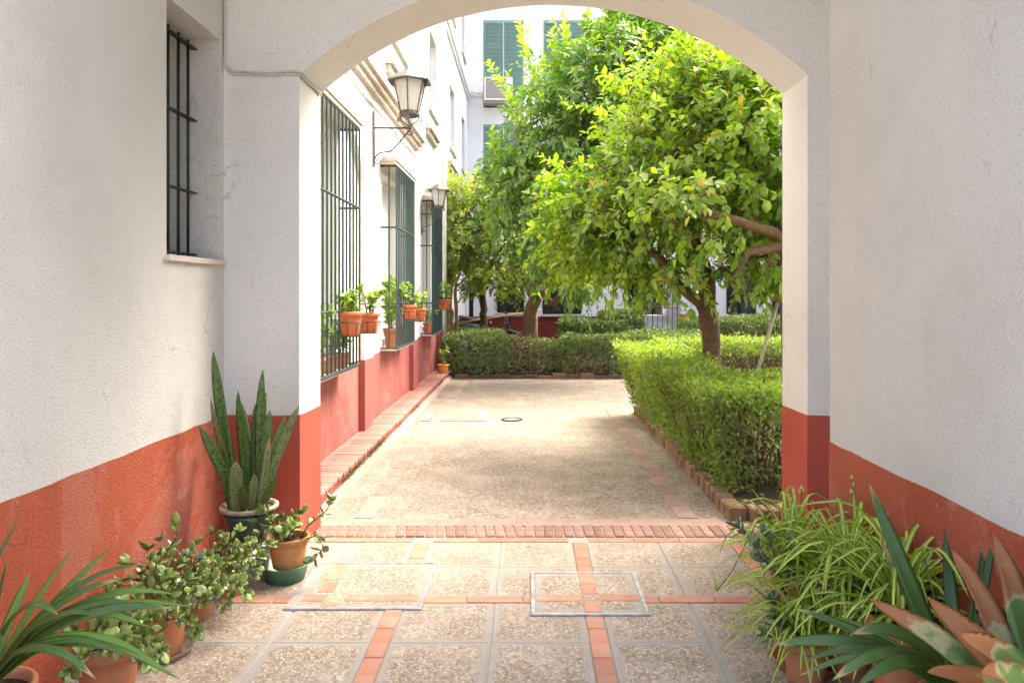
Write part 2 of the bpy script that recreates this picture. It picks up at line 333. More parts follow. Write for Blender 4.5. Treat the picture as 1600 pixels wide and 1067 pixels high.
class MB:
    def __init__(s): s.v = []; s.f = []; s.attr = {}
    def add(s, vs, fs):
        n = len(s.v); s.v += [tuple(x) for x in vs]; s.f += [tuple(i + n for i in f) for f in fs]; return n
    def box(s, x0, x1, y0, y1, z0, z1, bev=0.0):
        if bev <= 0:
            vs = [(x, y, z) for z in (z0, z1) for y in (y0, y1) for x in (x0, x1)]
            s.add(vs, [(0, 2, 3, 1), (4, 5, 7, 6), (0, 1, 5, 4), (2, 6, 7, 3), (0, 4, 6, 2), (1, 3, 7, 5)])
        else:
            b = bev; vs = []
            for z, k in ((z0, 0), (z1 - b, 0), (z1, b)):
                vs += [(x0 + k, y0 + k, z), (x1 - k, y0 + k, z), (x1 - k, y1 - k, z), (x0 + k, y1 - k, z)]
            fs = [(0, 3, 2, 1), (8, 9, 10, 11)]
            for r in (0, 4):
                for i in range(4): j = (i + 1) % 4; fs.append((r + i, r + j, r + 4 + j, r + 4 + i))
            s.add(vs, fs)
        return s
    def tube(s, pts, rad, n=6, cap=True):
        pts = [Vector(p) for p in pts]
        if not isinstance(rad, (list, tuple)): rad = [rad] * len(pts)
        rings = []; prev = None
        for i, p in enumerate(pts):
            t = (pts[min(i + 1, len(pts) - 1)] - pts[max(i - 1, 0)])
            t = t.normalized() if t.length > 1e-9 else Vector((0, 0, 1))
            if prev is None:
                a = Vector((1, 0, 0)) if abs(t.x) < 0.8 else Vector((0, 1, 0))
                a = (a - t * a.dot(t)).normalized()
            else:
                a = prev - t * prev.dot(t); a = a.normalized() if a.length > 1e-6 else Vector((1, 0, 0))
            prev = a; b = t.cross(a)
            rings.append([p + (a * math.cos(2 * math.pi * k / n) + b * math.sin(2 * math.pi * k / n)) * rad[i] for k in range(n)])
        vs = [q for r in rings for q in r]; fs = []
        for i in range(len(rings) - 1):
            for k in range(n):
                fs.append((i * n + k, i * n + (k + 1) % n, (i + 1) * n + (k + 1) % n, (i + 1) * n + k))
        if cap: fs += [tuple(range(n - 1, -1, -1)), tuple((len(rings) - 1) * n + k for k in range(n))]
        s.add(vs, fs); return s
    def bar(s, a, b, w, h=None):                     # square bar between two points
        a, b = Vector(a), Vector(b); h = h or w; t = (b - a).normalized()
        u = Vector((0, 0, 1)) if abs(t.z) < 0.9 else Vector((1, 0, 0))
        x = t.cross(u).normalized(); y = x.cross(t)
        vs = [p + x * (w / 2 * sx) + y * (h / 2 * sy) for p in (a, b) for sx, sy in ((-1, -1), (1, -1), (1, 1), (-1, 1))]
        s.add(vs, [(3, 2, 1, 0), (4, 5, 6, 7), (0, 1, 5, 4), (1, 2, 6, 5), (2, 3, 7, 6), (3, 0, 4, 7)]); return s
    def lathe(s, c, prof, n=28, ax=None, close=False):
        c = Vector(c); vs = []; fs = []
        for r, z in prof:
            for k in range(n):
                a = 2 * math.pi * k / n
                vs.append(c + Vector((r * math.cos(a), r * math.sin(a), z)))
        for i in range(len(prof) - 1):
            for k in range(n): fs.append((i * n + k, i * n + (k + 1) % n, (i + 1) * n + (k + 1) % n, (i + 1) * n + k))
        if prof[0][0] > 1e-6: fs.append(tuple(range(n - 1, -1, -1)))
        if prof[-1][0] > 1e-6: fs.append(tuple((len(prof) - 1) * n + k for k in range(n)))
        s.add(vs, fs); return s
    def mesh(s, name, off=(0, 0, 0), smooth=False):
        me = bpy.data.meshes.new(name); o = Vector(off)
        me.from_pydata([(x - o.x, y - o.y, z - o.z) for x, y, z in s.v], [], s.f); me.update()
        if smooth: me.polygons.foreach_set('use_smooth', [True] * len(me.polygons))
        return me
    def build(s, name, mat, parent=None, smooth=False, label=None):
        off = ORG[parent] if parent else Vector((0, 0, 0))
        o = link(name, s.mesh(name, off, smooth), parent, mat=mat)
        if label: o['label'] = label
        return o

def sheet_with_holes(outer, holes, fn, depth, name, mat, parent, hole_depths=None, back=False):
    """a wall face cut by openings; fn(a, b, d) maps wall coordinates and depth into the world; reveals run to the depth"""
    bm = bmesh.new(); edges = []
    loops = [outer] + list(holes)
    vl = []
    for lp in loops:
        vs = [bm.verts.new(fn(a, b, 0)) for a, b in lp]; vl.append(vs)
        for i in range(len(vs)): edges.append(bm.edges.new((vs[i], vs[(i + 1) % len(vs)])))
    bmesh.ops.triangle_fill(bm, use_beauty=True, use_dissolve=False, edges=edges)
    for i, lp in enumerate(loops):
        d = depth if (i == 0 or not hole_depths) else hole_depths[i - 1]
        bv = [bm.verts.new(fn(a, b, d)) for a, b in lp]; vs = vl[i]
        for k in range(len(vs)):
            j = (k + 1) % len(vs); bm.faces.new((vs[k], vs[j], bv[j], bv[k]))
        if back:
            if i == 0: be = []
            for k in range(len(bv)):
                e = bm.edges.get((bv[k], bv[(k + 1) % len(bv)])); be.append(e)
    if back: bmesh.ops.triangle_fill(bm, use_beauty=True, use_dissolve=False, edges=be)
    bmesh.ops.recalc_face_normals(bm, faces=bm.faces[:])
    off = ORG[parent] if parent else Vector((0, 0, 0))
    bmesh.ops.translate(bm, vec=-off, verts=bm.verts[:])
    me = bpy.data.meshes.new(name); bm.to_mesh(me); bm.free()
    return link(name, me, parent, mat=mat)
def rect(a0, a1, b0, b1): return [(a0, b0), (a1, b0), (a1, b1), (a0, b1)]

# leaves as numpy: positions, directions, normals, lengths, widths -> one mesh
def norm(a): return a / np.maximum(np.linalg.norm(a, axis=1, keepdims=True), 1e-9)
def leaf_cloud(name, pos, dirs, nrm, ln, wd, mat, parent, young=None, fine=True, curl=0.12, fold=0.18):
    n = len(pos); d = norm(dirs); s = norm(np.cross(d, nrm)); u = np.cross(s, d)
    L = ln[:, None]; W = wd[:, None]
    if fine:
        rows = [(0, 0, 0), (-0.42, .28, 0), (0.42, .28, 0), (0, .28, 0), (-0.5, .58, 0), (0.5, .58, 0), (0, .58, 0), (0, 1, 0)]
        pts = []
        for a, t, _ in rows:
            p = pos + d * (L * t) + s * (W * a) + u * (W * abs(a) * fold * 2 - L * curl * t * t)
            pts.append(p)
        V = np.stack(pts, 1).reshape(-1, 3)
        fb = np.array([[0, 1, 3], [0, 3, 2], [1, 4, 6], [1, 6, 3], [3, 6, 5], [3, 5, 2], [4, 7, 6], [6, 7, 5]])
        k = 8
    else:
        pts = [pos, pos + d * (L * .5) - s * (W * .5) + u * (W * fold), pos + d * L - u * (L * curl), pos + d * (L * .5) + s * (W * .5) + u * (W * fold)]
        V = np.stack(pts, 1).reshape(-1, 3); fb = np.array([[0, 1, 2], [0, 2, 3]]); k = 4
    Fc = (np.arange(n)[:, None, None] * k + fb[None]).reshape(-1, 3)
    off = np.array(ORG[parent]) if parent else np.zeros(3)
    me = bpy.data.meshes.new(name)
    me.vertices.add(len(V)); me.vertices.foreach_set('co', (V - off).astype(np.float32).ravel())
    me.loops.add(Fc.size); me.loops.foreach_set('vertex_index', Fc.astype(np.int32).ravel())
    me.polygons.add(len(Fc)); me.polygons.foreach_set('loop_start', np.arange(0, Fc.size, 3, dtype=np.int32))
    me.polygons.foreach_set('loop_total', np.full(len(Fc), 3, dtype=np.int32))
    if fine: me.polygons.foreach_set('use_smooth', np.ones(len(Fc), dtype=bool))
    me.update(calc_edges=True)
    if young is not None:
        a = me.attributes.new('young', 'FLOAT', 'POINT'); a.data.foreach_set('value', np.repeat(young, k).astype(np.float32))
    return link(name, me, parent, mat=mat)

def strap_mesh(name, pts, width, up=None, thick=0.004, fold=0.15, prof=None, seg=12, twist=0.0, off=(0, 0, 0), ruffle=0.0):
    """a long leaf along a smooth path through pts; closed lens section; 'along' 0..1 and 'across' -1..1 attributes"""
    pts = [Vector(p) for p in pts]
    def cr(t):
        m = len(pts) - 1; x = t * m; i = min(int(x), m - 1); f = x - i
        p0, p1, p2, p3 = pts[max(i - 1, 0)], pts[i], pts[i + 1], pts[min(i + 2, m)]
        return 0.5 * ((2 * p1) + (p2 - p0) * f + (2 * p0 - 5 * p1 + 4 * p2 - p3) * f * f + (3 * p1 - p0 - 3 * p2 + p3) * f ** 3)
    prof = prof or (lambda t: min(1, 0.55 + t * 1.5) * (1 - max(0, (t - 0.45) / 0.55) ** 2.2))
    V = []; Fs = []; al = []; ac = []
    upv = Vector(up) if up is not None else Vector((0, 0, 1))
    for i in range(seg + 1):
        t = i / seg; p = cr(t); tg = (cr(min(1, t + 0.02)) - cr(max(0, t - 0.02)))
        tg = tg.normalized() if tg.length > 1e-9 else Vector((0, 0, 1))
        s = tg.cross(upv)
        s = s.normalized() if s.length > 0.05 else Vector((1, 0, 0))
        nrm = s.cross(tg)
        if twist:
            q = Matrix.Rotation(twist * t, 3, tg); s = q @ s; nrm = q @ nrm
        ph = (pts[-1].x * 37 + pts[-1].z * 53) % 6.28
        wv = max(width * prof(t) * (1 + ruffle * 8 * math.sin(t * 17 + ph) * t), 0.0012) * 0.5; th = thick * 0.5 * (1 - 0.6 * t)
        for a, b in ((-1, 0), (-0.5, 1), (0, 1), (0.5, 1), (1, 0), (0.5, -1), (0, -1), (-0.5, -1)):
            V.append(p + s * (a * wv) + nrm * (b * th + abs(a) * fold * wv * 2 + a * ruffle * t * math.sin(t * 11 + ph + a))); al.append(t); ac.append(a)
    for i in range(seg):
        for k in range(8): Fs.append((i * 8 + k, i * 8 + (k + 1) % 8, (i + 1) * 8 + (k + 1) % 8, (i + 1) * 8 + k))
    Fs.append(tuple(seg * 8 + k for k in range(8)))
    o = Vector(off); me = bpy.data.meshes.new(name); me.from_pydata([v - o for v in V], [], Fs); me.update()
    me.polygons.foreach_set('use_smooth', [True] * len(me.polygons))
    for nm, arr in (('along', al), ('across', ac)):
        a = me.attributes.new(nm, 'FLOAT', 'POINT'); a.data.foreach_set('value', arr)
    return me

def shared_box(name, sx, sy, sz, bev=0.006):
    return MB().box(-sx / 2, sx / 2, -sy / 2, sy / 2, 0, sz, bev).mesh(name)

# ================================================================== THE GROUND
g = MB().box(-30, 40, -25, 45, -0.30, -0.06).build('ground', M['cement']); setp(g, kind='structure')
YT = 4.91                                             # back face of the arch, start of the courtyard
pf = MB().box(-1.85, 3.4, -4.0, YT, -0.06, 0.0).build('passage_floor', M['cement']); setp(pf, kind='structure')
cgd = MB().box(-1.75, 15, YT, 20.6, -0.06, 0.0).build('courtyard_ground', M['gravel']); setp(cgd, kind='structure')

# washed-pebble slabs, two by two between the brick strips
PX = [-1.585, -0.64, 0.305, 1.25]; PY = [4.62, 3.717, 2.79, 1.86]
slab_me = shared_box('slab', 0.424, 0.418, 0.006, 0.004); slab_me.materials.append(M['slab'])
slab_me2 = shared_box('slab', 0.19, 0.412, 0.006, 0.004); slab_me2.materials.append(M['slab'])
for j in range(3):
    for i in range(3):
        for a in (0.04 + 0.216, 0.945 - 0.04 - 0.216):
            for b in (0.04 + 0.214, 0.925 - 0.04 - 0.214):
                o = link('slab', slab_me, pf, (PX[i] + a, PY[j] - b, 0)); o.rotation_euler.z = random.uniform(-.006, .006)
    for b in (0.04 + 0.214, 0.925 - 0.04 - 0.214):
        link('slab', slab_me, pf, (PX[3] + 0.26, PY[j] - b, 0)); link('slab', slab_me2, pf, (PX[0] - 0.14, PY[j] - b, 0))
tile_y = shared_box('brick', 0.079, 0.268, 0.009, 0.003); tile_y.materials.append(M['brick'])
tile_x = shared_box('brick', 0.268, 0.079, 0.009, 0.003); tile_x.materials.append(M['brick'])
for x in PX:
    for j in range(3):
        for k in range(3):
            o = link('brick', tile_y, pf, (x, PY[j] - 0.19 - k * 0.274, random.uniform(-.002, .001))); o.rotation_euler.z = random.uniform(-.01, .01)
for y in PY[:3]:
    for i in range(4):
        for k in range(3):
            if i == 3 and k > 0: continue
            o = link('brick', tile_x, pf, (PX[i] + 0.198 + k * 0.274, y, random.uniform(-.002, .001))); o.rotation_euler.z = random.uniform(-.01, .01)
# threshold: bricks on edge under the arch
thr = [shared_box('brick', 0.055, 0.222, 0.009, 0.004) for _ in range(1)][0]; thr.materials.append(M['darkbrick'])
x = -1.31
while x < 1.62:
    o = link('brick', thr, pf, (x, 4.795, random.uniform(-.003, .002))); o.rotation_euler.z = random.uniform(-.02, .02) + (0.10 if x < 0 else 0.0)
    x += 0.0625
MB().box(-1.34, 1.60, YT - 0.005, 5.06, -0.01, 0.006).build('mortar_strip', M['palebrick'], cgd)

# worn tile strips and kerb bricks of the courtyard
pt = shared_box('tile', 0.13, 0.285, 0.008, 0.003); pt.materials.append(M['palebrick'])
y = 5.22
while y < 13.3:
    if y < 10.1 or y > 13:
        link('tile', pt, cgd, (1.07, y, random.uniform(-.002, .001))).rotation_euler.z = random.uniform(-.01, .01)
    link('tile', pt, cgd, (-1.11, y, random.uniform(-.004, .0))).rotation_euler.z = random.uniform(-.01, .01)
    y += 0.29
kb = shared_box('brick', 0.11, 0.058, 0.10, 0.012); kb.materials.append(M['kerbbrick'])
kb2 = shared_box('brick', 0.058, 0.11, 0.10, 0.012); kb2.materials.append(M['kerbbrick'])
bed = MB().box(1.44, 6.5, 5.08, 9.55, -0.05, 0.085).build('garden_bed', M['soil']); setp(bed, kind='structure')
y = 5.03
while y < 9.62:
    o = link('brick', kb, bed, (1.39 + random.uniform(-.006, .006), y, random.uniform(-.012, .006))); o.rotation_euler.z = random.uniform(-.05, .05); y += 0.066
x = 1.49
while x < 3.6:
    o = link('brick', kb2, bed, (x, 5.035 + random.uniform(-.006, .006), random.uniform(-.012, .006))); o.rotation_euler.z = random.uniform(-.05, .05); x += 0.066
bed2 = MB().box(-1.70, 13.5, 13.68, 20.35, -0.05, 0.085).build('far_garden_bed', M['soil']); setp(bed2, kind='structure')
kb3 = shared_box('brick', 0.24, 0.11, 0.10, 0.008); kb3.materials.append(simple('shade darkened kerb brick', (0.24, 0.14, 0.085), .9, 0, .3, 14, .5, .2, (0.16, 0.10, 0.06), .5))  # brown brick, darkened in colour for the shade of the overhanging hedge
x = -1.2
while x < 6:
    o = link('brick', kb3, bed2, (x, 13.62 + random.uniform(-.02, .02), random.uniform(-.05, .0))); o.rotation_euler.z = random.uniform(-.05, .05); x += 0.25

# ================================================================== THE PASSAGE BUILDING
Y0 = 4.466; XL, XR = -1.80, 1.458; AL, AR = -1.353, 1.647; ZS = 2.80; RISE = 0.58
pas = thing('arched_passage', (0, 4.7, 0), 'grey white plastered passage with wide arch and red painted lower band', 'building')
# left wall with a window opening
WY0, WY1, WZ0, WZ1 = 3.76, 4.405, 1.69, 2.985
sheet_with_holes(rect(2.1, Y0, 0, 4.2), [rect(WY0, WY1, WZ0, WZ1)], lambda a, b, d: (XL - d, a, b), 0.42, 'wall', M['wall'], pas)
MB().box(-2.45, -2.225, 2.1, Y0, 0, 4.2).build('wall', M['wall'], pas)
# right wall ends before the arch
MB().box(XR, 1.80, 1.8, 3.66, 0, 4.2, 0).build('wall', M['wall'], pas)
MB().box(2.30, 2.60, 3.0, Y0 - .002, 0, 4.2).build('sun_block_wall', M['wall'], pas)  # unseen wall added to keep the sun out of the recess
# arch wall
half = (AR - AL) / 2; xc = (AL + AR) / 2; Rr = (half ** 2 + RISE ** 2) / (2 * RISE); a0 = math.asin(half / Rr); NA = 48
arc = [(xc + Rr * math.sin(-a0 + 2 * a0 * i / NA), ZS + RISE - Rr + Rr * math.cos(-a0 + 2 * a0 * i / NA)) for i in range(NA + 1)]
outline = [(-2.45, 0), (AL, 0)] + arc + [(AR, 0), (3.4, 0), (3.4, 4.45), (-2.45, 4.45)]
aw = sheet_with_holes(outline, [], lambda a, b, d: (a, Y0 + d, b), YT - Y0, 'arch_wall', M['pierwall'], pas, back=True)
MB().box(-2.45, 2.62, 2.4, Y0 - 0.002, 4.202, 4.45).build('ceiling', M['ceil'], pas)  # unseen ceiling, raised and cut short at the rear to let in light
MB().box(-2.45, 3.4, 3.2, YT, 4.452, 8.6).build('unseen_upper_storey', M['facade'], pas)  # out of view, added to hold back sky light above the courtyard
# red lower band, a coat of paint standing a little proud
def band_strip(path, h, name, mat, parent, t=0.0035, step=0.12, wob=0.004, z0=0.0):
    """painted band along a plan path (list of x, y), its top edge brushed by hand; thickness to the left of the path"""
    mb = MB(); pts = []
    for i in range(len(path) - 1):
        a, b = Vector(path[i]), Vector(path[i + 1]); n = max(1, int((b - a).length / step))
        pts += [a.lerp(b, k / n) for k in range(n)]
    pts.append(Vector(path[-1]))
    nrm = []
    for i in range(len(path) - 1):
        d = (Vector(path[i + 1]) - Vector(path[i])).normalized(); nrm.append(Vector((-d.y, d.x)))
    def offs(p):
        ns = [nrm[i] for i in range(len(path) - 1) if abs((p - Vector(path[i])).length + (p - Vector(path[i + 1])).length - (Vector(path[i + 1]) - Vector(path[i])).length) < 1e-5]
        if len(ns) >= 2: return p + (ns[0] + ns[1]) * t
        return p + ns[0] * t
    V = []; Fc = []
    for p in pts:
        q = offs(p); zt = h + random.uniform(-wob, wob)
        V += [(q.x, q.y, z0), (q.x, q.y, zt), (p.x, p.y, zt)]
    for i in range(len(pts) - 1):
        a = i * 3; Fc += [(a, a + 3, a + 4, a + 1), (a + 1, a + 4, a + 5, a + 2)]
    mb.add(V, Fc); return mb.build(name, mat, parent)
B = 0.79
band_strip([(XL, Y0), (XL, 2.1)], B, 'painted_band', M['red'], pas)
band_strip([(XL + .004, Y0), (AL, Y0)][::-1], B, 'painted_band', M['pierred'], pas) if False else None
band_strip([(AL, YT), (AL, Y0), (XL + 0.004, Y0)], B, 'painted_band', M['pierred'], pas)
band_strip([(2.295, Y0), (AR, Y0), (AR, YT)], B, 'painted_band', M['pierred'], pas)
band_strip([(XR, 1.8), (XR, 3.66), (1.80, 3.66)], B, 'painted_band', M['red'], pas)
# window in the left wall
MB().box(-2.21, XL + 0.025, WY0 - 0.02, WY1 + 0.035, WZ0 - 0.018, WZ0 + 0.012, 0.004).build('window_sill', M['moulding'], pas)
win = MB()
for (ya, yb, za, zb) in ((WY0, WY1, WZ0 + .012, WZ0 + .07), (WY0, WY1, WZ1 - .06, WZ1 - .002), (WY0 + .002, WY0 + .06, WZ0 + .07, WZ1 - .06), (WY1 - .06, WY1 - .002, WZ0 + .07, WZ1 - .06)):
    win.box(-2.215, -2.17, ya + .001, yb - .001, za, zb)
wf = win.build('window', M['whitepvc'], pas)
MB().box(-2.205, -2.195, WY0 + .06, WY1 - .06, WZ0 + .07, WZ1 - .06).build('pane', M['glass'], wf)
def rail(z): return MB().bar((-1.945, WY0 + .002, z), (-1.945, WY1 - .002, z), 0.034, 0.008)
grille = rail(WZ0 + .045).build('window_grille', M['iron'], pas)
for z in (2.09, 2.51, WZ1 - 0.06): rail(z).build('rail', M['iron'], grille)
for y in (3.84, 3.96, 4.08, 4.20, 4.32):
    MB().tube([(-1.945, y, WZ0 + .03), (-1.945, y, WZ1 - .03)], 0.0085, 8).build('bar', M['iron'], grille, True)
MB().box(-2.10, -1.98, 4.15, 4.36, WZ0 + .013, WZ0 + .05).build('wood_board', M['wood'], pas)
br = link('loose_brick', shared_box('loose_brick', 0.10, 0.05, 0.12, 0.006), None, (-2.06, 4.22, WZ0 + .05), M['brick'])
setp(br, 'small broken brick on the sill of the barred passage window', 'brick')
# painted-over cover plate and cable on the pier
cp0, cp1 = P(400, 84, Y0), P(435, 50, Y0)
MB().box(cp0.x, cp1.x, Y0 - 0.006, Y0 + 0.002, cp0.z, cp1.z).build('cover_plate', M['pierwall'], pas)
cb = MB()
pts = [(XL + .012, Y0 - .012, 4.2), (XL + .014, Y0 - .012, 3.2), (XL + .012, Y0 - .012, 2.90), (XL + .02, Y0 - .012, 2.835), (XL + .06, Y0 - .01, 2.80)]
x = XL + .12
while x < AL - .04: pts.append((x, Y0 - .009, 2.797 + random.uniform(-.006, .006))); x += .05
pts += [(AL - .02, Y0 - .009, 2.80), (AL + .012, Y0 - .004, 2.795), (AL + .012, 4.6, 2.79), (AL + .012, 4.75, 2.795), (AL + .012, 4.89, 2.79)]
cb.tube(pts, 0.0075, 6); cb.tube([(p[0] + .002, p[1] - .003, p[2] + .013 + random.uniform(-.003, .003)) for p in pts[3:]], 0.0055, 6)
setp(cb.build('electric_cable', M['cablewhite'], None, True), 'painted over electric cable running down the corner to the arch springing', 'cable')

# ================================================================== COURTYARD BUILDING ON THE LEFT
XP, XB = -1.65, -1.71                                # proud face and bay face
lb = thing('courtyard_house', (-1.9, 12, 0), 'white courtyard house with barred windows, shallow arches and pinkish red base', 'building')
bays = [(4.93, 7.62), (8.04, 10.83), (11.26, 14.03), (14.46, 17.23), (17.66, 20.3)]
def bay_loop(y0, y1):
    c = (y0 + y1) / 2; h = (y1 - y0) / 2; s, ap = 2.66, 3.28; r = (h * h + (ap - s) ** 2) / (2 * (ap - s)); a = math.asin(h / r); n = 20
    return [(y0, 0.001), (y1, 0.001)] + [(c + r * math.sin(a - 2 * a * i / n), ap - r + r * math.cos(a - 2 * a * i / n)) for i in range(n + 1)]
upw = [(6.1, 7.1), (9.15, 10.2), (12.55, 13.6), (15.85, 16.9), (18.6, 19.5)]
holes = [bay_loop(*b) for b in bays] + [rect(a, b, 4.60, 5.95) for a, b in upw] + [rect(a, b, 7.5, 8.9) for a, b in upw]
hd = [XP - XB] * len(bays) + [0.16] * (2 * len(upw))
outer = [(4.915, 0.0005)] + [(20.5, 0.0005), (20.5, 11.2), (4.915, 11.2)]
sheet_with_holes(outer, holes, lambda a, b, d: (XP - d, a, b), 0.6, 'wall', M['facade'], lb, hd)
WW = 0.60
wc = [6.15, 9.40, 12.62]
for i, (y0, y1) in enumerate(bays):
    hl = [rect(wc[i] - WW, wc[i] + WW, 0.98, 2.92)] if i < 3 else []
    sheet_with_holes(rect(y0 - .05, y1 + .05, 0.0, 3.4), hl, lambda a, b, d: (XB - d, a, b), 0.22, 'bay_wall', M['facade'], lb)
    band_strip([(XB, y1), (XB, y0)], 0.845, 'painted_band', M['pinkred'], lb, z0=0.10)
ys = [(7.62, 8.04), (10.83, 11.26), (14.03, 14.46), (17.23, 17.66)]
for y0, y1 in ys:
    band_strip([(XB + .004, y1), (XP, y1), (XP, y0), (XB + .004, y0)], 0.845, 'painted_band', M['pinkred'], lb, z0=0.10)
for c in wc:                                          # windows, hoods, cages
    fr = MB()
    for k in (-1, 1): fr.box(-1.87, -1.83, c + k * (WW - .03) - .029, c + k * (WW - .03) + .029, .99, 2.915)
    fr.box(-1.87, -1.83, c - .03, c + .03, .99, 2.915)
    for z in (0.99, 2.86): fr.box(-1.872, -1.828, c - WW + .002, c + WW - .002, z, z + .055)
    wo = fr.build('window', M['whitepvc'], lb)
    MB().box(-1.86, -1.85, c - WW, c + WW, 0.99, 2.91).build('blind', M['paleblind'], wo)
    hood = MB()
    hood.box(XB - .01, -1.50, c - .74, c + .74, 3.035, 3.085, 0.01); hood.box(XB - .01, -1.515, c - .725, c + .725, 3.0, 3.035)
    hood.build('window_hood', M['moulding'], lb)
    MB().box(XB - .05, -1.535, c - .665, c + .665, 0.852, 0.868, .004).build('window_sill', M['moulding'], lb)
    xf = -1.525; ya, yb = c - .67, c + .67; cage = None
    for z in (0.885, 1.37, 2.28, 2.985):
        cg = MB().tube([(XB, ya, z), (xf - .004, ya, z), (xf, ya + .004, z), (xf, yb - .004, z), (xf - .004, yb, z), (XB, yb, z)], .012, 6)
        if cage is None: cage = cg.build('window_grille', M['greeniron'], lb)
        else: cg.build('rail', M['greeniron'], cage)
    nb = 12
    for k in range(nb):
        y = ya + (yb - ya) * k / (nb - 1)
        MB().tube([(xf, y, .885), (xf, y, 2.985)], 0.0095, 6).build('bar', M['greeniron'], cage)
    for y in (ya, yb): MB().tube([(-1.61, y, .885), (-1.61, y, 2.985)], 0.0095, 6).build('bar', M['greeniron'], cage)
for i, (a, b) in enumerate(upw):                      # upper windows
    for z0, z1 in ((4.60, 5.95), (7.5, 8.9)):
        MB().box(XP - .15, XP + .05, a - .06, b + .06, z0 - .05, z0 - .001).build('window_sill', M['greystone'], lb)
        fr = MB()
        for yy in (a, b - .05, (a + b) / 2 - .025): fr.box(XP - .14, XP - .10, yy + .001, yy + .049, z0, z1)
        for zz in (z0, z1 - .05): fr.box(XP - .142, XP - .098, a + .001, b - .001, zz + .001, zz + .05)
        wo = fr.build('window', M['whitepvc'], lb)
        MB().box(XP - .13, XP - .12, a, b, z0, z1).build('pane', M['glass'], wo)
    ap = MB()
    cc = (a + b) / 2 - .35
    ap.box(XP - .001, XP + .10, cc - .62, cc + .62, 4.17, 4.25); ap.box(XP - .001, XP + .06, cc - .58, cc + .58, 4.08, 4.17); ap.build('moulding', M['greystone'], lb)
co = MB(); co.box(XP - .001, XP + .13, 4.92, 11.2, 3.74, 3.80); co.box(XP - .001, XP + .09, 4.92, 11.18, 3.68, 3.74); co.box(XP - .001, XP + .05, 4.92, 11.16, 3.62, 3.68); co.build('cornice', M['moulding'], lb)
co = MB(); co.box(XP - .001, XP + .09, 4.92, 20.4, 6.84, 6.90); co.box(XP - .001, XP + .05, 4.92, 20.4, 6.76, 6.84); co.build('cornice', M['facade'], lb)
tb = MB(); tb.tube([(XP + .012, y, 3.50 + .012 * math.sin(y * 3.1)) for y in np.arange(4.95, 11.0, .3)] + [(XP + .012, 11.0, 3.45), (XP + .012, 11.02, 2.6)], 0.008, 5)
setp(tb.build('facade_cable', M['cablewhite'], None, True), 'thin cable running along the white facade under the stained cornice', 'cable')
dp = MB(); dp.tube([(XP + .06, 14.2, .13), (XP + .06, 14.2, 6.7)], 0.045, 10)
setp(dp.build('drain_pipe', M['whitepvc'], None, True), 'white vertical drain pipe at the end of the red plinth', 'pipe')

# brick step along the base
st = thing('brick_step', (-1.57, 9.5, 0), 'low brick step painted faded red along the house base', 'step')
stcore = MB(); stcore.box(XB - .02, -1.437, 4.92, 14.0, -0.02, 0.10); stcore.build('core', M['pinkred'], st)
stb = shared_box('brick', 0.285, 0.064, 0.034, 0.006); stb.materials.append(M['stepbrick'])
y = 4.96
while y < 13.98:
    o = link('brick', stb, st, (-1.567 + random.uniform(-.005, .005), y, 0.099 + random.uniform(-.004, .003))); o.rotation_euler.z = random.uniform(-.03, .03); y += 0.0685
km = plaster('mossy kerb mortar', (0.50, 0.34, 0.27), (0.46, 0.30, 0.23), (0.20, 0.17, 0.06), 90, .4, .9, 9, (0.16, 0.13, 0.04), 0.55)
kbm = MB(); kbm.add([(-1.437, 4.92, .045), (-1.437, 14.0, .045), (-1.40, 14.0, .035), (-1.40, 4.92, .035), (-1.378, 4.92, .0), (-1.378, 14.0, 0.0)], [(0, 3, 2, 1), (3, 4, 5, 2)]); kbm.build('kerb', km, st)
# moss in the joint between step and kerb
n = 2600; yy = 5.4 + rng.beta(1.3, 2.2, n) * 5.5; pos = np.stack([-1.432 + rng.normal(0, .008, n), yy, .045 + rng.random(n) * .05], 1)
keep = (np.sin(yy * 2.1) + np.sin(yy * 5.3 + 1) + rng.normal(0, .6, n)) > 0.2; pos = pos[keep]; n = len(pos)
mossm = leaf_mat('moss', [(0, (0.05, 0.04, 0.012)), (.5, (0.12, 0.09, 0.02)), (1, (0.2, 0.15, 0.04))], trans=.1)
o = leaf_cloud('moss', pos, rng.normal(0, 1, (n, 3)) + [1.0, 0, .6], rng.normal(0, 1, (n, 3)), rng.uniform(.008, .022, n), rng.uniform(.004, .009, n), mossm, st, fine=False); o['kind'] = 'stuff'

# ================================================================== FAR BUILDING
YF = 20.5
fb = thing('far_house', (4, YF, 0), 'tall white house closing the courtyard with green window blinds', 'building')
cols = [(-1.23, -0.14), (0.40, 1.50), (2.40, 3.50), (4.6, 5.7), (6.9, 8.0)]
rows = [(9.42, 11.6), (6.55, 8.94), (3.75, 6.12)]
fh = [rect(a, b, z0, z1) for a, b in cols for z0, z1 in rows]
low = [(-1.62, -1.50, 0.3, 2.1), (-0.85, -0.13, 1.02, 2.2), (0.38, 1.42, 0.98, 2.2), (5.36, 6.15, 0.95, 2.3), (6.6, 7.6, 0.3, 2.3)]
fh += [rect(a, b, c, d) for a, b, c, d in low] + [rect(2.66, 4.04, 0.002, 2.45)]
sheet_with_holes(rect(-1.70, 14, 0.001, 12.4), fh, lambda a, b, d: (a, YF + d, b), 0.14, 'wall', M['farwhite'], fb, [.14] * (len(fh) - 1) + [2.4])
band_strip([(14, YF), (4.25, YF)], 0.92, 'painted_band', M['farred'], fb, t=.004)
band_strip([(2.45, YF), (-1.69, YF)], 0.92, 'painted_band', M['farred'], fb, t=.004)
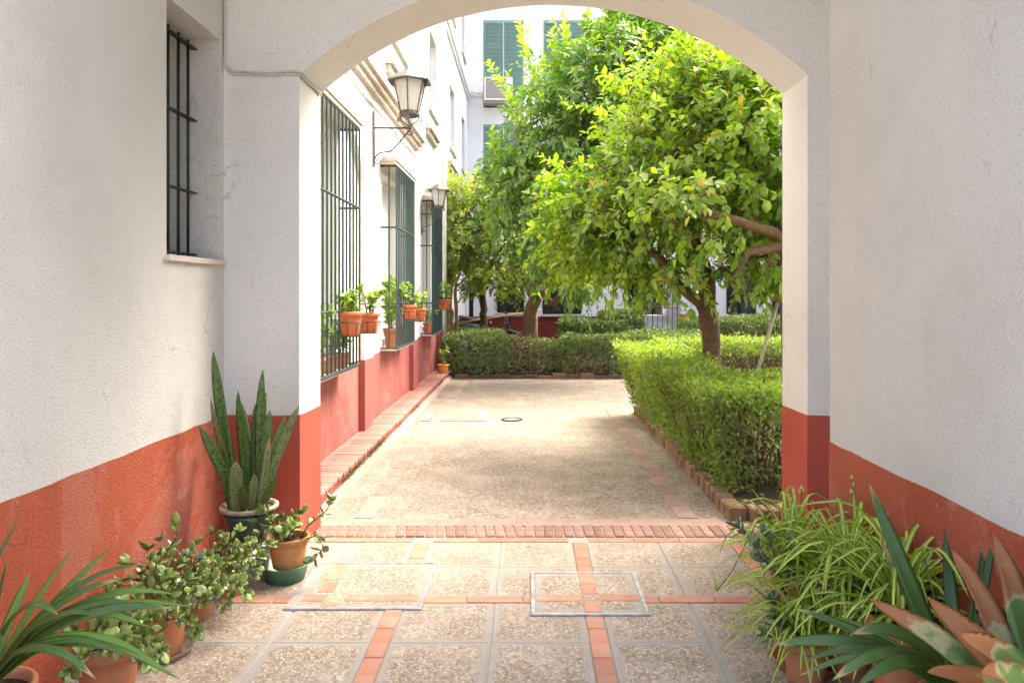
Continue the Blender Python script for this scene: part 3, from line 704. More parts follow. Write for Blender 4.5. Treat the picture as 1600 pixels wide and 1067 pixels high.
for i, (a, b) in enumerate(cols):
    for j, (z0, z1) in enumerate(rows):
        wo = MB()
        for xx in (a, b - .05, (a + b) / 2 - .025): wo.box(xx + .001, xx + .049, YF + .10, YF + .13, z0, z1)
        for zz in (z0, z1 - .05): wo.box(a + .001, b - .001, YF + .098, YF + .132, zz + .001, zz + .05)
        wo = wo.build('window', M['whitepvc'], fb)
        MB().box(a, b, YF + .115, YF + .122, z0, z1).build('pane', M['glass'], wo)
        zb = z0 + (0.06 if j != 2 else 1.35)
        bl = thing('x', (0, 0, 0), None, None) if False else None
        mb = MB(); z = z1 - .07; k = 0
        while z > zb:                                 # slats of the roll-up blind
            t = random.uniform(-.003, .003)
            mb.add([(a + .01, YF + .03 + t, z), (b - .01, YF + .03 - t, z), (b - .01, YF + .012, z - .034), (a + .01, YF + .012, z - .034)], [(0, 1, 2, 3)]); z -= .036; k += 1
        mb.box(a + .005, b - .005, YF + .0, YF + .06, z1 - .07, z1 - .004)
        bo = mb.build('blind', M['blind'], wo); bo['kind'] = 'stuff'
        MB().tube([((a + b) / 2, YF + .004, z1 - .06), ((a + b) / 2, YF + .004, zb + .02)], .011, 5).build('cord', M['whitepvc'], wo)
        MB().box(a - .05, b + .05, YF - .05, YF + .10, z0 - .06, z0 - .001).build('window_sill', M['farwhite'], fb)
for a, b, z0, z1 in low:
    wo = MB()
    for xx in (a, b - .06): wo.box(xx + .001, xx + .059, YF + .06, YF + .12, z0, z1)
    for zz in (z0, z1 - .06): wo.box(a + .001, b - .001, YF + .058, YF + .122, zz + .001, zz + .06)
    if b - a > .5: wo.box((a + b) / 2 - .03, (a + b) / 2 + .03, YF + .062, YF + .118, z0, z1)
    wo = wo.build('window', M['blackiron'], fb)
    MB().box(a, b, YF + .10, YF + .108, z0, z1).build('pane', M['glass'], wo)
    if b - a > .5:
        MB().box(a - .06, b + .06, YF - .07, YF + .05, z0 - .06, z0 - .002).build('window_sill', M['moulding'], fb)
        gm = MB()
        for zz in (z0 + .1, (z0 + z1) / 2, z1 - .1): gm.bar((a, YF - .03, zz), (b, YF - .03, zz), .02, .01)
        gg = gm.build('window_grille', M['blackiron'], fb)
        nbar = int((b - a) / .12)
        for k in range(nbar + 1):
            xx = a + (b - a) * k / nbar; MB().bar((xx, YF - .03, z0 + .03), (xx, YF - .03, z1 - .03), .016).build('bar', M['blackiron'], gg)
MB().box(2.66, 4.04, YF + .02, YF + 2.4, -.02, .05).build('hall_floor', M['whitepvc'], fb)
for k in range(5): MB().box(2.662, 4.038, YF + .12 + k * .28, YF + 2.39, .051 + k * .17, .05 + (k + 1) * .17).build('stair', M['farwhite'], fb)
MB().box(2.664, 4.036, YF + 2.3, YF + 2.398, 1.3, 2.44).build('hall_shade_sheet', M['dark'], fb)  # near-black sheet puts the unlit upper depth of the hall into colour
# red gate pillar and iron gate
MB().box(4.08, 4.34, YF - .12, YF + .0, 0, 0.98).build('pillar', simple('bright red pillar paint', (0.5, 0.05, 0.04), .6), fb)
MB().box(4.10, 4.32, YF - .10, YF - .002, 0.98, 2.5).build('pillar', M['farwhite'], fb)
gt = thing('iron_gate', (3.35, YF - .06, 0), 'black iron gate with thin upright bars beside the red pillar', 'gate')
gm = MB()
for zz in (.12, 1.15, 2.3): gm.bar((2.68, YF - .06, zz), (4.03, YF - .06, zz), .03, .015)
for xx in (2.69, 3.35, 4.02): gm.bar((xx, YF - .06, .03), (xx, YF - .06, 2.45), .04, .02)
gm.build('frame', M['blackiron'], gt)
for k in range(1, 10):
    xx = 2.69 + 1.33 * k / 10
    if abs(xx - 3.35) > .04: MB().bar((xx, YF - .055, .1), (xx, YF - .055, 2.38), .014).build('bar', M['blackiron'], gt)
MB().box(3.30, 3.42, YF - .10, YF - .065, 1.0, 1.16).build('lock', M['blackiron'], gt)
# letter box plate near the gate
MB().box(4.75, 5.0, YF - .06, YF - .001, 1.55, 1.8).build('letter_box', M['greygrille'], fb)
# air conditioner
ac = thing('air_conditioner', (-0.8, YF - .2, 6.62), 'white air conditioner unit below the leftmost green blind', 'air conditioner')
MB().box(-1.19, -.43, YF - .36, YF - .05, 6.68, 7.30, .02).build('casing', M['whitepvc'], ac)
MB().lathe((0, 0, 0), [(0.0, 0), (.25, 0), (.25, .02), (0, .02)], 24)
fg = MB(); fg.box(-1.14, -.60, YF - .375, YF - .362, 6.74, 7.26); fg.build('fan_grille', M['greygrille'], ac)
tr = MB(); tr.box(-1.22, -.40, YF - .42, YF - .02, 6.60, 6.63)
for xx in (-1.1, -.52): tr.bar((xx, YF - .4, 6.66), (xx, YF, 6.66), .04)
tr.build('bracket', M['greygrille'], ac)
pp = MB(); pp.tube([(XP + .05, YF - .06, 7.0), (-1.2, YF - .06, 6.93)], .03, 8); pp.tube([(XP + .05, YF - .06, 6.9), (-1.2, YF - .06, 6.84)], .02, 8)
setp(pp.build('condenser_pipe', M['whitepvc'], None, True), 'pair of white pipes leading to the air conditioner', 'pipe')

rh = thing('unseen_side_house', (10.5, 13, 0), 'unseen plain white house added right of the courtyard to block sky light', 'building')  # out of view, added to cut the sky light in the courtyard
MB().box(10.0, 10.6, 5.5, 20.45, 0, 7.5).build('wall', M['farwhite'], rh)
# ================================================================== WALL LANTERNS
def scroll(c, r, turns, n=18, ax='xz', sgn=1, start=0.0):
    out = []
    for i in range(n + 1):
        t = i / n; a = start + sgn * turns * 2 * math.pi * t; rr = r * (1 - .75 * t)
        out.append(Vector(c) + Vector((math.cos(a) * rr, 0, math.sin(a) * rr)))
    return out
def lantern(Y, xl, zb, s, label, arm_z, plate):
    """a six-paned tapering lantern on an iron bracket; zb is the foot of the glass"""
    t = thing('wall_lantern', (XP, Y, arm_z), label, 'lantern', 'lanterns on the white house')
    r0, r1, hg = .105 * s, .185 * s, .34 * s; n = 6
    c = Vector((xl, Y, zb))
    def ring(r, z): return [c + Vector((r * math.cos(math.pi / 6 + k * math.pi / 3), r * math.sin(math.pi / 6 + k * math.pi / 3), z)) for k in range(n)]
    a, b = ring(r0, 0), ring(r1, hg)
    fm = MB()
    for k in range(n):
        fm.bar(a[k], b[k], .014 * s); fm.bar(a[k], a[(k + 1) % n], .018 * s); fm.bar(b[k], b[(k + 1) % n], .018 * s)
    fm.build('frame', M['lampiron'], t)
    for k in range(n):
        m = MB(); j = (k + 1) % n; cc = lambda p: p + (c + Vector((0, 0, p.z - c.z)) - p) * .03
        q = [cc(a[k]), cc(a[j]), cc(b[j]), cc(b[k])]; inn = [p + (c + Vector((0, 0, p.z - c.z)) - p) * .04 for p in q]
        m.add(q + inn, [(0, 1, 2, 3), (7, 6, 5, 4), (0, 4, 5, 1), (1, 5, 6, 2), (2, 6, 7, 3), (3, 7, 4, 0)]); m.build('pane', M['frosted'], t)
    rf = MB(); e = ring(.255 * s, hg - .005); e2 = ring(.255 * s, hg - .018); f = ring(.07 * s, hg + .115 * s); tp = ring(.06 * s, hg + .125 * s); inner = ring(.19 * s, hg + .01)
    vs = e2 + e + f + tp + inner; fs = []
    for k in range(n):
        j = (k + 1) % n
        fs += [(k, j, 6 + j, 6 + k), (6 + k, 6 + j, 12 + j, 12 + k), (12 + k, 12 + j, 18 + j, 18 + k), (24 + k, 24 + j, j, k)]
    fs += [tuple(18 + k for k in range(n)), tuple(24 + k for k in range(n - 1, -1, -1))]
    rf.add(vs, fs); rf.lathe(c + Vector((0, 0, hg + .12 * s)), [(.03 * s, 0), (.018 * s, .015 * s), (0.0, .03 * s)], 10); rf.build('roof', M['lampiron'], t)
    ft = MB(); ft.lathe(c, [(.1 * s, -.05 * s), (.115 * s, -.035 * s), (.115 * s, -.002)], 6)
    for sg in (-1, 1):
        for ax in ((1, 0), (0, 1)):
            pts = [c + Vector((ax[0] * sg * x, ax[1] * sg * x, z)) for x, z in ((.0, -.17 * s), (.03 * s, -.13 * s), (.08 * s, -.10 * s), (.105 * s, -.05 * s), (.125 * s, -.065 * s), (.135 * s, -.085 * s), (.12 * s, -.10 * s), (.105 * s, -.088 * s))]
            ft.tube(pts, .008 * s, 6)
    ft.build('foot', M['lampiron'], t, True)
    bk = MB(); za = zb - .17 * s
    bk.bar((XP + .015, Y, plate[0]), (XP + .015, Y, plate[1]), .03 * s + .008, .014)
    bk.bar((XP + .015, Y, za), (xl + .02, Y, za), .018, .018)
    d = xl - XP
    bk.tube([(XP + .02, Y, za - .33 * s), (XP + .05, Y, za - .29 * s), (XP + .2 * d, Y, za - .27 * s), (XP + .5 * d, Y, za - .25 * s), (XP + .72 * d, Y, za - .16 * s), (xl + .005, Y, za - .01)] + scroll((xl + .0, Y, za - .05 * s), .04 * s, -1.2, start=1.57), .009 * s, 6)
    bk.tube(scroll((XP + .055, Y, za - .36 * s), .04 * s, 1.3, start=2.2), .007 * s, 6)
    bk.build('bracket', M['lampiron'], t, True)
    return t
lantern(8.0, (640 - CU) / F * 8.0, P(0, 176, 8.0).z, 0.97, 'larger hexagonal iron wall lantern with frosted glass, nearer to the arch', 3.3, (2.85, 3.44))
lantern(11.55, (686 - CU) / F * 11.55, P(0, 322, 11.55).z, 0.72, 'smaller iron wall lantern beyond the second barred window, beside the foliage', 2.75, (2.42, 2.95))

# ================================================================== PLANTS: trees and hedges
def make_tree(name, label, cat, base, limbs, lobes, n_attr, leaf_m, bark, leaf_len, leaf_wid, per_twig, shoots=(), seed=1, twig_len=.28, droop=.25, young_top=None, parts=0, r0=.0032, cut=None):
    rs = np.random.default_rng(seed); rnd = random.Random(seed)
    t = thing(name, base, label, cat)
    tk = MB(); nodes = []; parent = []
    for pts, rads in limbs:
        pts = [Vector(p) for p in pts]; P2 = []; R2 = []
        for i in range(len(pts) - 1):
            n = max(1, int((pts[i + 1] - pts[i]).length / .12))
            for k in range(n):
                f = k / n; j = .017 * min(1, i + f)
                P2.append(pts[i].lerp(pts[i + 1], f) + Vector((rnd.gauss(0, j), rnd.gauss(0, j), rnd.gauss(0, j)))); R2.append(rads[i] * (1 - f) + rads[i + 1] * f)
        P2.append(pts[-1]); R2.append(rads[-1])
        tk.tube(P2, R2, 10)
        nodes += [tuple(p) for p in P2[max(0, len(P2) // 3):]]
    tk.build('trunk', bark, t, True)
    N = [np.array(n) for n in nodes]; par = [-1] * len(N)
    A = []
    wts = np.array([l[3] for l in lobes], float); wts /= wts.sum()
    while len(A) < n_attr:
        c, r, _, _ = lobes[rs.choice(len(lobes), p=wts)]
        d = rs.normal(0, 1, 3); d /= np.linalg.norm(d); rad = rs.random() ** .45
        p = np.array(c) + d * rad * np.array(r)
        if cut and cut(p): continue
        A.append(p)
    A = np.array(A); base_n = np.array(N)
    dm = np.min(np.linalg.norm(A[:, None] - base_n[None], axis=2), axis=1); A = A[np.argsort(dm)]
    arr = np.zeros((len(N) + len(A) * 6, 3)); arr[:len(N)] = base_n; cnt = len(N); ends = []
    for p in A:
        dd = np.linalg.norm(arr[:cnt] - p, axis=1); k = int(np.argmin(dd)); q = arr[k].copy(); L = dd[k]
        m = min(5, max(1, int(L / .14))); prev = k
        for i in range(1, m + 1):
            f = i / m; x = q + (p - q) * f
            if i < m: x = x + rs.normal(0, .03, 3) * min(1, L * 2) + np.array([0, 0, .05 * math.sin(f * math.pi) * L])
            arr[cnt] = x; par.append(prev); prev = cnt; cnt += 1
        ends.append(prev)
    w = np.zeros(cnt); w[ends] = 1
    for i in range(cnt - 1, -1, -1):
        if par[i] >= 0: w[par[i]] += w[i]
    bm_ = MB()
    for i in range(cnt):
        if par[i] >= 0:
            ra = min(.05, r0 * w[par[i]] ** .42); rb = r0 * max(w[i], 1) ** .42
            bm_.tube([arr[par[i]], arr[i]], [min(ra, rb * 1.3), rb], 5 if w[i] > 4 else 4, False)
    pos = []; dr = []; nm = []; ln = []; wd = []; yg = []
    lob_c = np.array([l[0] for l in lobes]); ztop = max(l[0][2] + l[1][2] for l in lobes); zbot = min(l[0][2] - l[1][2] for l in lobes)
    cen = A.mean(0)
    def twig(p, d, L, nl, ybase, drp):
        d = d / max(np.linalg.norm(d), 1e-6); pth = [p]
        side = np.cross(d, [0, 0, 1.0]); side = side / max(np.linalg.norm(side), 1e-6); upv = np.cross(side, d)
        a0 = rs.random() * 6.28
        for k in range(nl):
            f = (k + .5) / nl; q = p + d * L * f + np.array([0, 0, -drp * L * f * f * .6])
            a = a0 + k * 2.4; rad = side * math.cos(a) + upv * math.sin(a)
            ld = d * (.45 + .5 * f) + rad * .85 + np.array([0, 0, -drp]) + rs.normal(0, .15, 3)
            nn = np.array([0, 0, 1.0]) * .8 + rad * -.3 + d * .3 + rs.normal(0, .35, 3)
            s = (.5 + .85 * rs.random() ** .8) * (1 - .25 * f * f)
            pos.append(q); dr.append(ld); nm.append(nn); ln.append(leaf_len * s); wd.append(leaf_wid * s * (.85 + .3 * rs.random())); yg.append(min(1, max(0, ybase * (.35 + .8 * f) + rs.normal(0, .06))))
        bm_.tube([p, p + d * L * .5 + np.array([0, 0, -drp * L * .15]), p + d * L + np.array([0, 0, -drp * L * .6])], [.003, .0022, .0012], 4, False)
    for e in ends:
        p = arr[e]; q = arr[par[e]] if par[e] >= 0 else p
        out = (p - cen); out = out / max(np.linalg.norm(out), 1e-6)
        dd = p - q; dd = dd / max(np.linalg.norm(dd), 1e-6)
        hz = (p[2] - zbot) / (ztop - zbot)
        d = dd * .5 + out * .7 + np.array([0, 0, .55 * (hz - .35)]) + rs.normal(0, .45, 3)
        yb = 0.0
        if rs.random() < .12 + .5 * max(0, hz - .5): yb = rs.random() * .8
        twig(p, d, twig_len * (.6 + .8 * rs.random()), per_twig, yb, droop * (1.3 - hz))
    for pts, n_side in shoots:                        # upright leafy shoots
        pts = [np.array(x) for x in pts]; L = sum(np.linalg.norm(pts[i + 1] - pts[i]) for i in range(len(pts) - 1))
        near = arr[int(np.argmin(np.linalg.norm(arr[:cnt] - pts[0], axis=1)))]
        bm_.tube([near] + pts, [.012] + [.010 - .007 * i / (len(pts) - 1) for i in range(len(pts))], 5, False)
        m = int(L / .03)
        for k in range(m):
            f = k / m * (len(pts) - 1); i = min(int(f), len(pts) - 2); q = pts[i] + (pts[i + 1] - pts[i]) * (f - i)
            d = pts[i + 1] - pts[i]; d = d / np.linalg.norm(d)
            side = np.cross(d, [0.3, 1, 0.1]); side /= np.linalg.norm(side); up2 = np.cross(side, d); a = k * 2.4 + rs.random()
            rad = side * math.cos(a) + up2 * math.sin(a)
            pos.append(q); dr.append(rad * .8 + d * .55 + rs.normal(0, .12, 3)); nm.append(d * .7 + np.array([0, 0, .6]) + rs.normal(0, .2, 3))
            s = (1 - .45 * k / m) * (.85 + .3 * rs.random()); ln.append(leaf_len * s * 1.4); wd.append(leaf_wid * s * 1.7); yg.append(min(1, .45 + .55 * k / m))
            if n_side and k % 6 == 2 and k < m * .75:
                twig(q, rad * .7 + d * .7, .22 * n_side, 7, .6, .05)
    bm_.build('branches', M['twig'] if bark is M['bark'] else bark, t, True)['kind'] = 'stuff'
    pos = np.array(pos); dr = np.array(dr); nm = np.array(nm); ln = np.array(ln); wd = np.array(wd); yg = np.array(yg)
    if cut:
        k = np.array([not cut(p) for p in pos]); pos, dr, nm, ln, wd, yg = pos[k], dr[k], nm[k], ln[k], wd[k], yg[k]
    if parts:                                         # the leaves that show largest are parts of their own
        dep = pos[:, 1]; order = np.argsort(dep / ln)[:parts]
        for k in order:
            leaf_cloud('leaf', pos[k:k+1], dr[k:k+1], nm[k:k+1], ln[k:k+1], wd[k:k+1], leaf_m, t, yg[k:k+1])
        msk = np.ones(len(pos), bool); msk[order] = False
        pos, dr, nm, ln, wd, yg = pos[msk], dr[msk], nm[msk], ln[msk], wd[msk], yg[msk]
    o = leaf_cloud('crown', pos, dr, nm, ln, wd, leaf_m, t, yg); o['kind'] = 'stuff'
    return t
def lobe(u, v, Y, ru, rv, ry, wgt=None):
    c = P(u, v, Y); r = (ru / F * Y, ry, rv / F * Y)
    return ((c.x, c.y, c.z), r, 0, wgt if wgt else r[0] * r[1] * r[2])

# lemon tree in the near bed
arch_cut = lambda p: p[1] < 5.25
lemon = make_tree('lemon_tree', 'forked lemon tree with bright yellow green leaves rising from the near hedge bed', 'tree', (1.78, 7.3, .08),
    [([P(1122, 690, 7.3), P(1118, 600, 7.3), P(1113, 540, 7.3), P(1108, 495, 7.3), P(1101, 450, 7.3), P(1098, 418, 7.3), P(1085, 370, 7.35), P(1062, 320, 7.5), P(1050, 240, 7.6)], [.12, .098, .088, .088, .08, .074, .055, .04, .02]),
     ([P(1110, 505, 7.3), P(1088, 478, 7.28), P(1062, 445, 7.22), P(1045, 424, 7.2), P(1015, 392, 7.25), P(975, 360, 7.5), P(930, 350, 7.9)], [.06, .056, .05, .046, .034, .026, .015]),
     ([P(1100, 440, 7.3), P(1130, 425, 7.1), P(1148, 440, 6.9), P(1160, 408, 6.7), P(1190, 392, 6.5)], [.045, .04, .035, .032, .028])],
    [lobe(1090, 300, 7.1, 130, 90, .85), lobe(1000, 320, 7.4, 110, 80, 1.0), lobe(1130, 170, 7.2, 110, 95, 1.0), lobe(1030, 190, 7.4, 100, 90, 1.0), lobe(940, 350, 7.9, 85, 70, .8), lobe(1190, 120, 7.2, 70, 70, .9), lobe(895, 330, 8.2, 60, 75, .7), lobe(1090, 110, 7.4, 70, 55, .7),
     lobe(1010, 405, 7.5, 85, 38, .6), lobe(1180, 400, 6.9, 60, 35, .6), lobe(920, 400, 8.0, 70, 30, .5), lobe(1195, 330, 7.4, 60, 70, .9), lobe(1090, 405, 6.9, 80, 30, .4)],
    1850, M['lemonleaf'], M['bark'], .088, .046, 12,
    [([tuple(P(1080, 160, 6.9)), tuple(P(1095, 110, 6.8)), tuple(P(1098, 70, 6.8))], 1), ([tuple(P(1150, 170, 6.6)), tuple(P(1150, 120, 6.5)), tuple(P(1148, 88, 6.5))], 1), ([tuple(P(1050, 190, 6.8)), tuple(P(1045, 140, 6.7)), tuple(P(1040, 100, 6.7))], 1),
     ([tuple(P(960, 260, 7.3)), tuple(P(940, 215, 7.2)), tuple(P(925, 190, 7.2))], 1), ([tuple(P(1010, 220, 7.0)), tuple(P(1000, 170, 7.0)), tuple(P(1005, 140, 7.0))], 1)],
    seed=3, droop=.35, parts=220, cut=arch_cut)
# lemon tree further right, its trunk hidden by the pier, limbs reaching across
P_ = P
lemon2 = make_tree('lemon_tree', 'second lemon tree at the right edge of the arch, bare limbs reaching left', 'tree', (2.32, 6.4, .08),
    [([P(1252, 730, 6.4), P(1244, 600, 6.4), P(1232, 470, 6.4), P(1226, 385, 6.4), P(1222, 350, 6.4), P(1240, 270, 6.4), P(1235, 180, 6.5)], [.10, .09, .08, .07, .055, .04, .02]),
     ([P(1226, 380, 6.3), P(1195, 360, 5.95), P(1150, 347, 5.85), P(1105, 333, 5.85), P(1080, 314, 5.9), P(1062, 308, 6.0), P(1030, 280, 6.2)], [.05, .04, .036, .036, .03, .024, .012]),
     ([P(1228, 388, 6.3), P(1200, 384, 6.0), P(1170, 395, 5.95), P(1148, 425, 5.95), P(1146, 442, 5.95)], [.045, .04, .034, .026, .012]),
     ([P(1180, 357, 6.4), P(1182, 330, 6.35), P(1184, 280, 6.4), P(1170, 230, 6.5)], [.02, .018, .014, .008])],
    [lobe(1190, 230, 6.4, 75, 90, .8), lobe(1240, 280, 6.4, 90, 110, .9), lobe(1120, 230, 6.5, 70, 50, .5), lobe(1170, 140, 6.6, 70, 50, .7), lobe(1215, 420, 6.4, 50, 30, .5), lobe(1045, 290, 6.05, 45, 40, .3), lobe(1135, 372, 5.8, 65, 22, .22), lobe(1110, 300, 5.75, 60, 20, .2)],
    400, M['lemonleaf'], M['bark'], .10, .056, 11, [], seed=5, droop=.35, parts=80, cut=arch_cut)
for k, (u, v, Y) in enumerate([(1194, 300, 5.95), (1198, 322, 5.9), (1029, 316, 6.3), (1128, 313, 5.95), (1113, 343, 6.0), (1080, 491, 7.1), (1008, 274, 6.6), (1158, 378, 5.95), (1172, 208, 6.1)]):
    c = P(u, v, Y); mb = MB(); r = .034 + .005 * (k % 3)
    prof = [(0, -1.35), (.25, -1.25), (.42, -1.08), (.78, -.7), (.98, -.2), (.97, .25), (.72, .75), (.4, 1.0), (.2, 1.1), (0, 1.12)]
    mb.lathe(c, [(a * r, b * r) for a, b in prof], 14); mb.tube([c + Vector((0, 0, r * 1.05)), c + Vector((.004, 0, r * 2.6))], .003, 5)
    mb.build('lemon', M['lemon'], lemon if k in (2, 5, 6) else lemon2, True)
# dark citrus tree in the middle
citrus = make_tree('citrus_tree', 'tall dark green citrus tree behind the lemon tree with upright pale shoots', 'tree', (0.05, 14.3, .08),
    [([P(828, 590, 14.3), P(826, 520, 14.3), P(832, 470, 14.2), P(845, 420, 14.0), P(868, 360, 13.6), P(885, 300, 13.3), P(905, 220, 13.2), P(930, 120, 13.2)], [.16, .13, .12, .11, .09, .07, .05, .02]),
     ([P(838, 445, 14.1), P(862, 475, 13.9), P(890, 455, 13.8), P(930, 400, 13.6), P(980, 330, 13.6), P(1030, 220, 13.6)], [.08, .07, .065, .055, .04, .02]),
     ([P(868, 360, 13.6), P(845, 310, 13.4), P(820, 250, 13.2), P(805, 200, 13.2)], [.05, .04, .03, .015])],
    [lobe(890, 190, 13.2, 95, 95, 1.2), lobe(850, 290, 13.0, 95, 85, 1.2), lobe(970, 140, 13.3, 110, 90, 1.2), lobe(1060, 110, 13.6, 110, 70, 1.2), lobe(870, 370, 13.0, 75, 60, 1.0), lobe(980, 260, 13.4, 110, 100, 1.2), lobe(800, 255, 13.1, 45, 45, .6),
     lobe(1130, 140, 13.6, 90, 70, 1.0), lobe(900, 430, 13.2, 65, 28, .5), lobe(960, 75, 13.4, 60, 55, .9), lobe(1040, 60, 13.6, 80, 50, .9), lobe(1130, 80, 13.6, 80, 50, .9)],
    1750, M['orangeleaf'], M['bark'], .155, .064, 13,
    [([tuple(P(850, 240, 13)), tuple(P(815, 185, 13)), tuple(P(785, 135, 13)), tuple(P(762, 95, 13))], 1.6), ([tuple(P(860, 180, 13)), tuple(P(840, 130, 13)), tuple(P(820, 80, 13)), tuple(P(812, 35, 13))], 1.6),
     ([tuple(P(895, 120, 13)), tuple(P(885, 70, 13)), tuple(P(880, 15, 13))], 1.5), ([tuple(P(875, 130, 13)), tuple(P(868, 90, 13)), tuple(P(862, 45, 13))], 1.2), ([tuple(P(915, 100, 13)), tuple(P(915, 50, 13)), tuple(P(920, 8, 13))], 1.5), ([tuple(P(955, 70, 13)), tuple(P(955, 30, 13)), tuple(P(952, 0, 13))], 1.6),
     ([tuple(P(995, 70, 13.2)), tuple(P(1005, 35, 13.2)), tuple(P(1000, 10, 13.2))], 1.4), ([tuple(P(790, 260, 13)), tuple(P(772, 225, 13)), tuple(P(768, 200, 13))], 1.2)],
    seed=11, droop=.75, twig_len=.36, r0=.004)
# pale leafed trees further back on the left
pale = make_tree('small_tree', 'pale leafed small tree with dry trunk beyond the barred windows', 'tree', (-1.05, 16.2, .08),
    [([P(752, 570, 16.2), P(756, 500, 16.2), P(752, 460, 16.2), P(765, 420, 16.1), P(790, 370, 15.9), P(800, 330, 15.9)], [.09, .08, .075, .06, .04, .02]),
     ([P(753, 465, 16.2), P(735, 420, 16.1), P(725, 360, 16.0), P(730, 310, 16)], [.05, .04, .03, .015])],
    [lobe(740, 325, 15.8, 42, 48, .8), lobe(790, 350, 15.6, 55, 60, .9), lobe(800, 410, 15.4, 75, 36, .9), lobe(740, 390, 15.8, 45, 55, .8), lobe(850, 420, 15.5, 60, 30, .6), lobe(770, 300, 16, 40, 35, .7), lobe(790, 435, 15.2, 60, 24, .6), lobe(735, 430, 15.7, 35, 28, .5)],
    900, M['paleleaf'], M['bark'], .105, .046, 12, seed=17, droop=.45, r0=.0035)
vine = make_tree('climbing_shrub', 'dry stemmed climbing shrub on the corner of the white house', 'shrub', (-1.45, 15.2, .08),
    [([P(705, 575, 15.2), P(708, 520, 15.2), P(703, 470, 15.2), P(708, 420, 15.2), P(702, 350, 15.2), P(712, 300, 15.2)], [.06, .05, .045, .04, .03, .015]),
     ([P(712, 575, 15.3), P(716, 520, 15.3), P(712, 460, 15.3), P(720, 400, 15.3), P(715, 350, 15.3)], [.04, .035, .03, .025, .012]),
     ([P(700, 575, 15.1), P(698, 510, 15.1), P(704, 450, 15.1), P(698, 390, 15.1)], [.03, .03, .025, .012])],
    [lobe(710, 310, 15.0, 18, 35, .5), lobe(708, 370, 15.0, 16, 45, .5)],
    200, M['paleleaf'], M['wood'], .10, .045, 11, seed=23, droop=.4)

